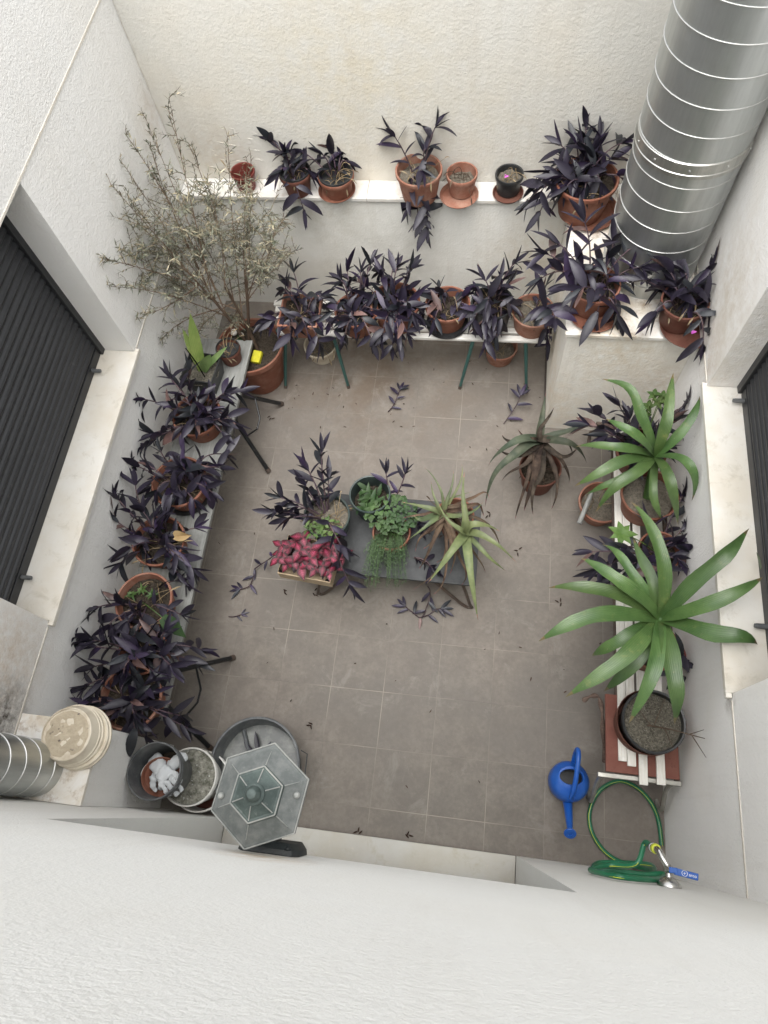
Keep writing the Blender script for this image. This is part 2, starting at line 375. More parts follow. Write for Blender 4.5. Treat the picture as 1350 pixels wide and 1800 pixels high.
M_lroof = lantern_mat('verdigris_grey', (.105, .115, .11), (.18, .187, .178))
M_lcap = lantern_mat('verdigris_green', (.045, .062, .057), (.09, .115, .106))
M_lrim = lantern_mat('worn_rim', (.24, .25, .235), (.36, .355, .33))
M_lbody = plastic('black_iron', (.013, .017, .018), .5, .3, (.08, .09, .09))
def glass():
    t = NT('clear_pane'); t.b.inputs['Transmission Weight'].default_value = .9; t.col((.8, .85, .82, 1)).set(.25); return t.m
M_glass = glass()
def cloth(name, a, b):
    t = NT(name); t.col(t.mix(t.noise(12, 4), (*a, 1), (*b, 1))).set(.9, 0, .2); t.bump(t.noise(300, 2), .2, .001); return t.m
M_glove = cloth('glove_cloth', (.46, .48, .49), (.66, .68, .68))
M_sponge = plastic('yellow_foam', (.50, .46, .02), .8, .5, (.28, .26, .03), 40)
def water():
    t = NT('murky_water'); t.col(t.mix(t.rng(t.noise(9, 5, .65), .4, .62), (.10, .105, .10, 1), (.20, .205, .19, 1))).set(.35, 0, .4); t.bump(t.noise(30, 4), .1, .004); return t.m
M_water = water()
def hose_mat():
    t = NT('hose_green'); t.col(t.mix(t.rng(t.noise(10, 3), .4, .6), (.010, .12, .055, 1), (.02, .165, .08, 1))).set(.32, 0, .5); return t.m
M_hose = hose_mat(); M_yel = plastic('yellow_stripe', (.55, .60, .05), .4, .2, (.3, .4, .05)); M_letter = plastic('white_print', (.8, .8, .8), .5, 0)
M_pinkfl = plastic('pink_petal', (.62, .12, .55), .6, .2, (.75, .45, .72))

# ------------------------------------------------------------------ ground
g = MB(); g.quad([(XL - .5, YN - .6, 0), (XR + .5, YN - .6, 0), (XR + .5, YB + .3, 0), (XL - .5, YB + .3, 0)])
g.build('floor', M_floor, None, 0)['kind'] = 'structure'

# ------------------------------------------------------------------ walls
HT = 2.76
def holed(mb, fixed, axis, a0, a1, z0, z1, hole, t):
    """wall slab: thin boxes round one opening; axis 'x' -> plane x=fixed..fixed+t, running in y"""
    ys0, ys1, zs0, zs1 = hole
    for p0, p1, q0, q1 in ((a0, ys0, z0, z1), (ys1, a1, z0, z1), (ys0, ys1, z0, zs0), (ys0, ys1, zs1, z1)):
        if p1 - p0 < 1e-4 or q1 - q0 < 1e-4: continue
        lo, hi = min(fixed, fixed + t), max(fixed, fixed + t)
        if axis == 'x': mb.box((lo, p0, q0), (hi, p1, q1))
        else: mb.box((p0, lo, q0), (p1, hi, q1))
def groove(parent, x, y0, y1, z, side, name='joint'):
    m = MB(); m.box((min(x, x + side * .0035), y0, z - .006), (max(x, x + side * .0035), y1, z + .006)); m.build(name, M_joint, parent, 0)
HEAD = 2.245
def side_wall(x, side, label, mat, y0, y1, zsill, ysh, shut_x):
    t = thing('courtyard_wall', label, 'wall', (x, -1.2, 0))
    m = MB(); holed(m, x, 'x', YN, YB + .25, 0, HT, (y0, y1, zsill - .03, HEAD), -side * .5); m.build('wall_face', mat, t, 0)
    # sill slab: proud of the wall, thick edge, its top at zsill
    xa, xb = (x + side * .028, shut_x - side * .04)
    m = MB(); m.box((min(xa, xb), y0 + .002, zsill - .03), (max(xa, xb), y1 - .002, zsill))
    m.box((min(xa, x + side * .002), y0 - .02, zsill - .03), (max(xa, x + side * .002), y0 + .002, zsill)); m.box((min(xa, x + side * .002), y1 - .002, zsill - .03), (max(xa, x + side * .002), y1 + .02, zsill))
    m.build('window_sill', M_sill, t, 0, .003)
    groove(t, x, YN + .002, y0 - .03, zsill - .012, side); groove(t, x, y1 + .03, YL, zsill - .012, side)
    groove(t, x, YN + .002, YB, HEAD + .006, side)
    return t
def shutter(label, x, side, y0, y1, z0, z1, stops, lab2):
    t = thing('roller_shutter', label, 'shutter', (x, (y0 + y1) / 2, z0 + .002))
    m = MB(); n = 23; hh = (z1 - z0 - .07) / n; ya, yb = y0 + .05, y1 - .05; sg = 6
    for k in range(n):
        za = z0 + .062 + k * hh
        prev = None
        for j in range(sg + 1):
            f = j / sg; bul = math.sin(math.pi * min(1, f / .84)) * .0145 if f < .84 else -.004
            cur = (x + side * bul, za + f * hh)
            if prev: m.quad([(prev[0], ya, prev[1]), (prev[0], yb, prev[1]), (cur[0], yb, cur[1]), (cur[0], ya, cur[1])])
            prev = cur
    m.build('slat_curtain', M_shut, t, 50)
    for yy in ((y0, y0 + .055), (y1 - .055, y1)):
        m = MB(); m.box((x - .02, yy[0], z0 + .002), (x + .03 * side + (.0 if side > 0 else 0), yy[1], z1)) if side > 0 else m.box((x - .03, yy[0], z0 + .002), (x + .02, yy[1], z1))
        m.build('guide_rail', M_shut, t, 0, .003)
    m = MB(); m.box((x - .014, y0 + .06, z0 + .003), (x + .014, y1 - .06, z0 + .062)); m.build('bottom_bar', M_shut, t, 0, .003)
    for ys in stops:
        m = MB(); m.tube([(x + side * .016, ys, z0 + .035), (x + side * .062, ys, z0 + .035)], [.013, .012], 14)
        m.tube([(x + side * .062, ys, z0 + .035), (x + side * .070, ys, z0 + .035)], .0105, 14); m.build('stopper', M_grey, t)
    return t
side_wall(XL, 1, 'white stucco wall with the long dark window on the shrub side', M_left, -2.288, -.6, 1.02, 0, -.86)
shutter('dark grey roller shutter behind the long sill, beside the grey plank bench', -.875, 1, -2.30, -.585, 1.02, HEAD, (-.78, -2.08), '')
side_wall(XR, -1, 'white stucco wall with the window behind the big green strap leaves', M_right, -2.325, -.722, 1.12, 0, 2.80)
shutter('dark grey roller shutter above the strap leaved plants and white slats', 2.81, -1, -2.335, -.71, 1.12, HEAD, (-.83, -2.02), '')
# back wall + ledge
t = thing('courtyard_wall', 'tall cream stucco wall with yellowish blotches behind the pot ledge', 'wall', (1, YB, 0))
m = MB(); m.box((XL + .001, YB, 0), (XR - .001, YB + .25, HT)); m.build('wall_face', M_back, t, 0)
m = MB()
pts = []
for i in range(40):
    z = 1.07 + i * .055; pts.append((XL + .004 + .006 * math.sin(i * 1.7) + .004 * rnd.random(), YB - .003, z))
m.tube(pts, [.0007 + .0016 * rnd.random() for _ in pts], 5); m.build('corner_crack', M_joint, t)
for k in range(9):   # raised plaster scratches by the shrub
    pass
m = MB()
for k in range(16):
    a = py(425 + rnd.uniform(-65, 30), 265 + rnd.uniform(-45, 28), YB); b = a + Vector((rnd.uniform(.02, .09), 0, -rnd.uniform(.002, .035)))
    m.tube([a, (a + b) / 2 + Vector((0, -.002, .004)), b], [.0006, .0022, .0006], 5)
m.build('plaster_ridge', M_back, t)
tl = thing('ledge_wall', 'low stucco wall topped by a white marble ledge of small pots', 'wall', (.6, .74, 0))
m = MB(); m.box((XL + .001, YL, 0), (1.918, YB - .001, ZC - .025)); m.build('wall_face', M_low, tl, 0)
m = MB(); xs = [XL + .002, .02, .62, 1.22, 1.60, 1.916]
for a, b in zip(xs, xs[1:]): m.box((a + .001, YL - .018, ZC - .025), (b - .001, YB - .002, ZC))
m.build('coping', M_marble, tl, 0, .0025)
tp = thing('masonry_pillar', 'square stucco block with marble top carrying the big metal duct', 'pillar', (2.27, .15, 0))
m = MB(); m.box((1.92, -.36, 0), (XR - .001, YB - .001, ZC - .025)); m.build('pillar_body', M_pil, tp, 0)
m = MB()
for a, b in ((1.903, 2.205), (2.207, XR - .002)):
    for c, d in ((-.378, .06), (.062, .36), (.362, YB - .002)): m.box((a, c + .001, ZC - .025), (b, d, ZC))
m.build('coping', M_marbled, tp, 0, .0025)
m = MB(); m.box((1.906, -.36, 0.001), (1.9195, YL - .002, .012)); m.build('skirting', M_brown, tp, 0)
# corner box with second duct
tb = thing('masonry_box', 'stucco block with marble slab top under the upturned buckets', 'block', (-.45, -2.93, 0))
m = MB(); m.box((XL + .001, YN + .001, 0), (-.255, -2.762, .978)); m.build('block_body', M_left, tb, 0)
m = MB(); m.box((XL + .002, YN + .002, .978), (-.24, -2.955, 1.0)); m.box((XL + .002, -2.953, .978), (-.24, -2.745, 1.0)); m.build('coping', M_marbled, tb, 0, .002)
# near wall with door
t = thing('courtyard_wall', 'white stucco house wall with the lantern, tap and doorway', 'wall', (1, YN, 0))
m = MB(); holed(m, YN, 'y', XL - .5, XR + .5, 0, 4.05, (.155, 1.832, -.01, 1.985), -.4); m.build('wall_face', M_near, t, 0)
m = MB(); m.box((.16, YN - .155, 0.001), (1.828, YN + .0, .022)); m.build('door_sill', M_dsill, t, 0, .003)
td = thing('patio_door', 'brown framed door set back in the doorway below the lantern', 'door', (1, YN - .2, .0))
m = MB(); m.box((.157, YN - .22, 0.002), (.20, YN - .158, 1.98)); m.box((1.786, YN - .22, .002), (1.829, YN - .158, 1.98)); m.box((.2, YN - .22, 1.93), (1.786, YN - .158, 1.98)); m.build('door_frame', M_brown, td, 0, .002)
for a, b in ((.202, .99), (1.0, 1.784)):
    p = MB(); p.box((a, YN - .21, .03), (a + .07, YN - .17, 1.925)); p.box((b - .07, YN - .21, .03), (b, YN - .17, 1.925)); p.box((a + .07, YN - .21, .03), (b - .07, YN - .17, .12)); p.box((a + .07, YN - .21, 1.85), (b - .07, YN - .17, 1.925))
    lf = p.build('door_leaf', M_brown, td, 0, .002)
    p = MB(); p.box((a + .072, YN - .195, .122), (b - .072, YN - .187, 1.848)); p.build('pane', M_glass, lf, 0)

# ------------------------------------------------------------------ ducts
def duct(name, label, c, r, z0, z1, pitch, collar=None, n=72, tilt=(0, 0)):
    t = thing(name, label, 'duct', (c[0], c[1], z0))
    prof = []; z = z0; k = 0
    m = MB(); sm = MB()
    def cx(z): return Vector((c[0] + tilt[0] * (z - z0), c[1] + tilt[1] * (z - z0), z))
    m.lathe([(r, 0), (r, (z1 - z0) / 2), (r, z1 - z0)], cx(z0), n)
    m.build('duct_body', M_galv, t)
    zz = z0 + pitch * .7
    while zz < z1:
        a = MB()
        # slightly helical standing seam
        sm.lathe([(r - .001, -.003), (r + .0035, -.0016), (r + .0035, .0016), (r - .001, .003)], cx(zz), n, ax=(.03, -.02, 1)); zz += pitch
    sm.build('seam', M_seam, t)
    if collar:
        a, b = collar
        cb = MB(); cb.lathe([(r + .001, a - z0), (r + .007, a - z0 + .004), (r + .007, b - z0 - .004), (r + .001, b - z0)], cx(z0), n)
        cb.lathe([(r + .006, a - z0 + .018), (r + .0105, a - z0 + .022), (r + .0105, a - z0 + .026), (r + .006, a - z0 + .03)], cx(z0), n)
        col = cb.build('collar', M_galv2, t)
        for ang in (195, 225, 262, 300, 335):
            q = math.radians(ang); d = Vector((math.cos(q), math.sin(q), 0)); P = cx(a + .05) + d * (r + .007); sc = MB(); sc.lathe([(.006, 0), (.006, .003), (.002, .005)], P, 8, ax=d); sc.build('screw', M_seam, col)
    return t
duct('ventilation_duct', 'wide galvanised spiral duct standing on the marble topped pillar', (2.365, .155), .262, ZC, 5.2, .135, (1.88, 1.965))
duct('ventilation_duct', 'narrow galvanised duct rising from the block with the buckets', (-.495, -2.982), .125, 1.0, 4.4, .118)

# ------------------------------------------------------------------ pots
def ground_soil(m, c, r, z, amp=.008, n=26):
    rings = 9; vs = []; fs = []
    sd = rnd.random() * 50
    for i in range(rings + 1):
        for k in range(n):
            a = 2 * math.pi * k / n; rr = r * i / rings
            p = Vector((c.x + rr * math.cos(a), c.y + rr * math.sin(a), z))
            p.z += amp * 2.2 * noise.noise(Vector((p.x * 28 + sd, p.y * 28, 0))) + amp * noise.noise(Vector((p.x * 75, p.y * 75 + sd, 3))) - .004 * (i == rings)
            vs.append(p)
    for i in range(rings):
        for k in range(n): fs.append((i * n + k, i * n + (k + 1) % n, (i + 1) * n + (k + 1) % n, (i + 1) * n + k))
    m.add(vs, fs)
def pot_prof(r, h, tap=.74, rim=.028, th=.006, lip=1.04, depth=.05):
    ri = r / lip
    return [(r * tap * .9, 0), (r * tap, .004), (ri - (ri - r * tap) * rim / h * 1.0, h - rim), (r * .985, h - rim + .002), (r, h - rim * .5), (r * .995, h - .003), (r * .975, h), (ri - th, h - .002), (ri - th - .004, h - rim), (r * tap + (ri - r * tap) * (1 - depth / h) - th, h - depth - .02)]
def pot(name, label, cat, u, v, hw, base, h, mat, soil=M_soil, tap=.74, rim=.03, depth=.05, saucer=None, inner=None, group=None, lift=0, wob=.006):
    P = pz(u, v, base + h); s = scl(P); r = hw / s
    P = keep(P, min(r * 1.0, .125))
    c = Vector((P.x, P.y, base + lift))
    t = thing(name, label, cat, c, group)
    m = MB(); m.lathe(pot_prof(r, h - lift, tap, rim, depth=depth), c, 44, wob=wob); m.build('pot', mat, t)
    if inner:
        i = MB(); i.lathe([(r * .93, h - lift - .03), (r * .965, h - lift + .002), (r * .955, h - lift + .012), (r * .90, h - lift + .012), (r * .86, h - lift - depth)], c, 40); i.build('inner_pot', inner, t)
    if soil:
        m = MB(); ground_soil(m, c, r * (tap + (1 / 1.04 - tap) * (1 - depth / h)) * .99 - .005, base + h - depth); m.build('soil', soil, t, 60)
    t['_r'] = r; t['_z'] = base + h - depth; t['_rim'] = base + h
    return t
def saucer(label, u, v, hw, base, mat=M_terrad, h=.024, c=None):
    P = pz(u, v, base + h) if c is None else Vector(c); r = hw / scl(P)
    P = Vector((P.x, P.y, base)); m = MB()
    m.lathe([(r * .82, 0), (r * .86, .002), (r, h - .003), (r, h), (r * .965, h), (r * .84, .006), (.001, .005)], P, 44)
    o = m.build('plant_saucer', mat, None, 35, 0, loc=P); tag(o, label, 'saucer'); return o
# ------------------------------------------------------------------ foliage helpers
def leaf(mb, base, d, nrm, L, W, droop=.5, fold=.35, col=None, n=6, shape='lance', twist=0.0):
    d = Vector(d).normalized(); nrm = Vector(nrm); sd = d.cross(nrm)
    if sd.length < 1e-4: sd = d.orthogonal()
    sd.normalize(); nm = sd.cross(d).normalized()
    prof = {'lance': (.45, .86, 1.0, .88, .55, .0), 'ovate': (.55, 1.0, .98, .72, .36, .0), 'strap': (.62, .9, 1.0, .95, .62, .0), 'needle': (.9, 1, .9, .7, .4, 0), 'taper': (1.0, .92, .78, .55, .28, .0)}[shape]
    p = Vector(base); rows = []
    for i in range(n + 1):
        f = i / n; k = f * 5; a = int(min(k, 4)); wv = (prof[a] + (prof[a + 1] - prof[a]) * (k - a)) * W / 2
        if shape == 'lance' and i == 0: wv = W * .16
        rows.append((p - sd * wv + nm * wv * fold, p.copy(), p + sd * wv + nm * wv * fold, f))
        g = Vector((0, 0, -1)); d = (d + g * droop / n).normalized(); sd = (sd - d * sd.dot(d)).normalized()
        if twist: sd = Matrix.Rotation(twist / n, 3, d) @ sd
        nm = sd.cross(d).normalized(); p = p + d * (L / n)
    vs = [q for r in rows for q in r[:3]]; b = len(mb.v); mb.v += vs
    for i in range(n):
        for j in (0, 1):
            q = (b + i * 3 + j, b + i * 3 + j + 1, b + (i + 1) * 3 + j + 1, b + (i + 1) * 3 + j)
            mb.f.append(q); mb.uv.append([(j * .5, rows[i][3]), (j * .5 + .5, rows[i][3]), (j * .5 + .5, rows[i + 1][3]), (j * .5, rows[i + 1][3])]); mb.c.append(col); mb.m.append(0)
def bez(a, b, c, n):
    return [a * (1 - t) ** 2 + b * 2 * t * (1 - t) + c * t * t for t in [i / n for i in range(n + 1)]]
def ptint():
    k = rnd.random()
    if k < .14: c = (1.3, 1.0, 1.5)
    elif k < .3: c = (.75, 1.1, .8)
    else: c = (1, 1, 1.05)
    s = rnd.uniform(.75, 1.3); return (7 * s, 5.2 * s, 2.6 * s) if rnd.random() < .035 else tuple(x * s for x in c)
def pstem(lm, sm, a, b, arch=.1, dens=.036, lsc=1.0, bare=.25, sg=None):
    """a trailing purple stem from a to b with two ranks of folded leaves, a tuft at its tip"""
    L = (b - a).length; mid = (a + b) / 2 + Vector((rnd.uniform(-.03, .03), rnd.uniform(-.03, .03), arch))
    n = max(5, int(L / .03)); pts = [keep(p) for p in bez(a, mid, b, n)]
    sm.tube(pts, [.0052 - .002 * i / n for i in range(n + 1)], 6, col=(rnd.uniform(.7, 1.2),) * 3, cap=False)
    tl = sum((pts[i + 1] - pts[i]).length for i in range(n)); s = tl * bare; acc = 0; side = 1; k = 0
    ax = Vector((rnd.uniform(-1, 1), rnd.uniform(-1, 1), .35))
    for i in range(n):
        seg = (pts[i + 1] - pts[i]); sl = seg.length
        while s < acc + sl:
            f = (s - acc) / max(sl, 1e-6); P = pts[i] + seg * f; d = seg.normalized()
            sd = d.cross(ax); sd = sd.normalized() if sd.length > 1e-3 else d.orthogonal().normalized()
            fr = s / tl; ld = (d * rnd.uniform(.25, .75) + sd * side * rnd.uniform(.7, 1.0) + Vector((0, 0, rnd.uniform(.05, .4)))).normalized()
            Lf = lsc * rnd.uniform(.10, .17) * (.8 + .35 * min(1, fr * 1.6))
            leaf(lm, P, ld, d * .6 + Vector((0, 0, .8)), Lf, Lf * rnd.uniform(.24, .34), rnd.uniform(.1, 1.3), rnd.uniform(.2, .55), ptint(), 6, twist=rnd.uniform(-.5, .5))
            side = -side; k += 1; s += dens * rnd.uniform(.75, 1.35)
        acc += sl
    d = (pts[-1] - pts[-2]).normalized(); rot0 = rnd.random() * 6.28
    for q in range(rnd.choice((3, 4, 4))):
        a2 = rot0 + q * 2.5; o1 = d.orthogonal().normalized(); o2 = d.cross(o1); sp = .18 + .24 * q
        ld = d + (o1 * math.cos(a2) + o2 * math.sin(a2)) * sp
        Lf = lsc * rnd.uniform(.10, .16); leaf(lm, pts[-1] - d * .006 * q, ld, -(o1 * math.cos(a2) + o2 * math.sin(a2)) + Vector((0, 0, .6)), Lf, Lf * rnd.uniform(.22, .30), rnd.uniform(.0, .6), rnd.uniform(.25, .5), ptint(), 6)
def purple(t, tips=(), fill=6, reach=.2, dry=5, sc=1.0, up=.1, name='foliage', lean=(0, 0)):
    c = t.location; r = t['_r']; z = t['_z']; rim = t['_rim']; lm = MB(); sm = MB(); dm = MB()
    def start(dirv=None):
        a = rnd.random() * 6.28; rr = r * rnd.uniform(.1, .55); return Vector((c.x + rr * math.cos(a), c.y + rr * math.sin(a), z))
    for tp in tips:
        u, v = tp[:2]; dz = tp[2] if len(tp) > 2 else .10
        b = at(u, v, rim + dz); a = start()
        # leave over the rim on the side the tip is on
        a = Vector((c.x, c.y, z)) + (Vector((b.x - c.x, b.y - c.y, 0)).normalized() if (b - c).length > .01 else Vector()) * r * rnd.uniform(.15, .5)
        arch = rnd.uniform(.03, .09) if dz > 0 else .16 - dz * .35
        pstem(lm, sm, a, b, arch, .045, sc)
    for k in range(fill):
        a = start(); an = 6.283 * (k + rnd.random() * .8) / max(fill, 1); q = rnd.uniform(.45, 1.1) * reach
        b = keep(a + Vector((math.cos(an) * q + lean[0], math.sin(an) * q + lean[1], rnd.uniform(-.1, .16) + .03)), .02)
        if (Vector((b.x - c.x, b.y - c.y))).length < r * 1.1: b.z = max(b.z, rim + .02)
        pstem(lm, sm, a, b, up * rnd.uniform(.6, 1.4), .044, sc, .35)
    sm.build('stem', M_pstem, t, 60, clamp=True); lm.build(name, M_purple, t, 60, clamp=True)
    if dry: drystuff(t, dry)
def drystuff(t, n=8, out=1.15, hang=.08, mat=None, name='dry_stem'):
    c = t.location; r = t['_r']; z = t['_z']; rim = t['_rim']; dm = MB()
    for k in range(n):
        an = rnd.random() * 6.283; rr = r * rnd.uniform(.0, .7); a = Vector((c.x + rr * math.cos(an), c.y + rr * math.sin(an), z + .008))
        an += rnd.uniform(-1.2, 1.2); q = r * rnd.uniform(.3, out); b = Vector((c.x + q * math.cos(an), c.y + q * math.sin(an), rim + rnd.uniform(-hang, .06)))
        if q < r: b.z = max(z + .012, b.z - .03)
        mid = (a + b) / 2 + Vector((rnd.uniform(-.03, .03), rnd.uniform(-.03, .03), rnd.uniform(.01, .07)))
        tt = rnd.uniform(.6, 1.25); dm.tube([keep(p) for p in bez(a, mid, b, 7)], [.0022, .002, .002, .0018, .0018, .0016, .0014, .001], 5, (tt, tt * .95, tt * .9), False)
        if rnd.random() < .6: leaf(dm, b, (b - mid), (0, 0, 1), rnd.uniform(.03, .07), .01, .8, .8, (tt, tt, tt), 4)
    dm.build(name, mat or M_straw, t, 60, clamp=True)
G_P = 'potted purple heart plants'
PN = 'potted_plant'
# ---- marble ledge
ZL = ZC
p = pot('plant_pot', 'small empty maroon pot at the shrub end of the marble ledge', 'pot', 428, 292, 22, ZL, .13, M_maroon, None, .72, .022, .11); ds = MB()
m = MB(); ground_soil(m, p.location, p['_r'] * .7, ZL + .02); m.build('soil', M_maroon, p, 60); drystuff(p, 5, 1.3, .1)
p = pot(PN, 'purple heart in a dark rimmed brown pot next to the empty maroon pot', 'potted plant', 518, 300, 29, ZL, .15, M_terrad, inner=M_black, group=G_P, depth=.035)
purple(p, [(477, 246, .1), (492, 300, .05), (502, 268, .12), (535, 372, -.2), (512, 288, .08)], 2, .13, 12, .95)
p = pot(PN, 'purple heart in a black lined pot with withered stems on a round saucer', 'potted plant', 592, 297, 32, ZL, .14, M_terra, inner=M_black, group=G_P, lift=.012, depth=.035)
saucer('terracotta saucer under the withered purple heart on the marble ledge', 592, 332, 33, ZL, M_terra)
purple(p, [(532, 268, .06), (565, 270, .1), (582, 266, .09), (598, 276, .05)], 1, .12, 22, .9)
p = pot(PN, 'terracotta pot with two tall purple shoots and a trailing clump below the ledge', 'potted plant', 736, 297, 42, ZL, .2, M_terral, M_soilg, group=G_P, depth=.06)
purple(p, [(692, 238, .12), (766, 222, .22), (747, 262, .1), (716, 368, -.24), (735, 385, -.3), (752, 405, -.36), (742, 300, .05)], 0, .1, 16, 1.0)
p = pot('plant_pot', 'terracotta pot of bare soil and dry stems in a wide saucer on the ledge', 'pot', 812, 302, 28, ZL, .15, M_terral, M_soilg, lift=.012, tap=.78, depth=.055); drystuff(p, 12, 1.7, .1, M_dry)
saucer('wide worn saucer under the bare terracotta pot on the ledge', 807, 341, 34, ZL, M_terral)
p = pot('plant_pot', 'small black pot of dry stalks with a tiny pink flower', 'pot', 896, 302, 25, ZL, .14, M_black, M_soilg, lift=.012, tap=.8, depth=.04); drystuff(p, 8, 1.2, .05)
fm = MB(); q = p.location + Vector((-.02, -.015, .115))
for k in range(3): leaf(fm, q, (math.cos(k * 2.1), math.sin(k * 2.1), .5), (0, 0, 1), .018, .016, .3, .2, None, 4, 'ovate')
fm.build('flower', M_pinkfl, p)
saucer('brown saucer under the small black pot on the ledge', 893, 337, 27, ZL, M_terrad)
p = pot(PN, 'largest purple heart of the ledge, in a big terracotta pot beside the duct', 'potted plant', 1032, 312, 56, ZL, .26, M_terra, group=G_P, lift=.012, depth=.05, tap=.7)
saucer('big terracotta saucer under the large pot beside the duct', 1036, 368, 50, ZL, M_terra, .03)
purple(p, [(1030, 222, .15), (985, 255, .1), (1000, 282, .08), (1056, 240, .14), (1045, 262, .1), (1076, 278, .05), (962, 300, .05), (1008, 318, .03), (950, 338, -.05), (928, 356, -.14), (948, 375, -.18), (1012, 252, .12), (985, 312, .04), (1040, 292, .06)], 9, .2, 14, 1.0)
# ---- pillar top
p = pot(PN, 'purple heart with tall upright shoots at the pillar corner', 'potted plant', 1047, 498, 44, ZC, .19, M_terra, group=G_P, lift=.012)
saucer('terracotta saucer on the pillar corner under the tall purple heart', 1045, 548, 44, ZC, M_terra)
purple(p, [(1026, 388, .24), (982, 428, .16), (958, 445, .1), (1078, 424, .14), (1116, 432, .14), (1128, 470, .08), (950, 490, -.02), (1002, 505, .02), (1048, 556, -.1), (1083, 545, -.08), (1020, 470, .08), (1060, 480, .08)], 3, .16, 10, 1.1)
p = pot(PN, 'purple heart with one pink flower in front of the big duct', 'potted plant', 1213, 528, 42, ZC, .18, M_terrad, group=G_P, lift=.012)
saucer('wide brown saucer jutting over the pillar edge near the window', 1212, 572, 50, ZC, M_terrad, .03)
purple(p, [(1174, 472, .1), (1256, 466, .12), (1203, 478, .1), (1275, 545, -.02), (1152, 552, -.02), (1236, 606, -.22), (1186, 505, .06), (1225, 500, .08), (1130, 492, .05), (1245, 520, .03)], 3, .16, 10, 1.1)
fm = MB(); q = pz(1218, 584, ZC + .12)
for k in range(3): leaf(fm, q, (math.cos(k * 2.1), math.sin(k * 2.1), .5), (0, 0, 1), .02, .018, .3, .2, None, 4, 'ovate')
fm.build('flower', M_pinkfl, p)

# ------------------------------------------------------------------ back bench
ZT = .45
tb = thing('slat_bench', 'bench of white slats on thin green legs before the ledge wall', 'bench', (.9, .12, 0))
y0 = pz(800, 597, ZT).y; rr = Matrix.Rotation(.014, 3, 'Z')
for k, dy in enumerate((0, .066, .132, .198, .255)):
    m = MB(); m.box((.0 - .02 * k, y0 + dy, ZT - .022), (1.86 - .01 * (k % 2), y0 + dy + .046, ZT), rot=rr); m.build('slat', M_slat, tb, 0, .003)
for (u, v, ut, vt) in ((502, 682, 500, 600), (613, 682, 586, 600), (808, 683, 832, 602), (925, 690, 924, 604)):
    a = pz(u, v, 0.0); b = pz(ut, vt, ZT - .024); b.y += .03
    m = MB(); m.tube([a + Vector((0, 0, .002)), b], [.010, .0145], 12); lg = m.build('leg', M_gtube, tb)
    m = MB(); m.tube([a + Vector((0, 0, .001)), a + (b - a) * .06], .0125, 12); m.build('foot_cap', M_rust, lg)
    bk = Vector((b.x, b.y + .2, ZT - .024)); ft = Vector((a.x, b.y + .32, .002))
    m = MB(); m.tube([ft, bk], [.010, .0145], 10); m.build('leg', M_gtube, tb)
for x in (.25, 1.55):
    m = MB(); m.bar((x - .28, y0 + .04, ZT - .034), (x + .28, y0 + .04, ZT - .034), .02, .02); m.bar((x - .28, y0 + .24, ZT - .034), (x + .28, y0 + .24, ZT - .034), .02, .02); m.build('rail', M_gtube, tb, 0)
# square pot
P = pz(527, 545, ZT + .17); hs_ = 36 / scl(P); t = thing(PN, 'purple heart in the only square terracotta pot, shrub end of slat bench', 'potted plant', (P.x, P.y, ZT), G_P)
m = MB(); sq = [(hs_ * .74, 0), (hs_ * .95, .135), (hs_, .135), (hs_, .17), (hs_ * .9, .17), (hs_ * .84, .10)]
vs = [(P.x + a * r_, P.y + b * r_, ZT + z_) for r_, z_ in sq for a, b in ((-1, -1), (1, -1), (1, 1), (-1, 1))]; fs = [(i * 4 + k, i * 4 + (k + 1) % 4, i * 4 + 4 + (k + 1) % 4, i * 4 + 4 + k) for i in range(len(sq) - 1) for k in range(4)] + [(3, 2, 1, 0)]
m.add(vs, fs); m.build('pot', M_terral, t, 0, .005)
m = MB()
ng = 14; vs = [(P.x + hs_ * .86 * (2 * i / ng - 1), P.y + hs_ * .86 * (2 * j / ng - 1), ZT + .125 + .015 * noise.noise(Vector((i * .7, j * .7, 1)))) for i in range(ng + 1) for j in range(ng + 1)]
m.add(vs, [(i * (ng + 1) + j, (i + 1) * (ng + 1) + j, (i + 1) * (ng + 1) + j + 1, i * (ng + 1) + j + 1) for i in range(ng) for j in range(ng)]); m.build('soil', M_soil, t, 60)
t['_r'] = hs_; t['_z'] = ZT + .125; t['_rim'] = ZT + .17
purple(t, [(516, 478, .14), (505, 503, .1), (565, 520, .1), (480, 565, .02), (542, 588, -.03), (512, 592, -.04), (590, 585, .0), (562, 605, -.1)], 6, .18, 10, .95)
p = pot(PN, 'purple heart in the round pot next to the square pot', 'potted plant', 626, 543, 39, ZT, .18, M_terra, group=G_P)
purple(p, [(611, 474, .14), (600, 496, .08), (634, 478, .14), (652, 462, .18), (606, 590, -.02), (612, 556, .04), (654, 600, -.06), (590, 560, .0)], 7, .19, 10, .95)
p = pot(PN, 'bushiest purple heart in the middle of the white slat bench', 'potted plant', 694, 530, 45, ZT, .2, M_terra, group=G_P)
purple(p, [(698, 470, .16), (722, 473, .15), (671, 484, .14), (703, 602, -.08), (672, 590, -.04), (716, 585, -.02), (742, 512, .05), (700, 540, .06), (735, 556, .0), (678, 545, .05), (690, 612, -.16)], 10, .2, 8, .95)
p = pot(PN, 'terracotta pot of mostly bare dark soil with few purple leaves', 'potted plant', 787, 533, 40, ZT, .18, M_terra, group=G_P, depth=.075)
purple(p, [(772, 505, .02), (815, 520, .02), (822, 545, -.02), (750, 535, .0), (765, 560, .0)], 1, .1, 6, .95)
saucer('dark saucer under the nearly bare terracotta pot on slat bench', 786, 566, 37, ZT, M_black, .02)
p = pot(PN, 'purple heart in the black plastic pot on the white slat bench', 'potted plant', 866, 530, 38, ZT, .21, M_black, group=G_P, tap=.8)
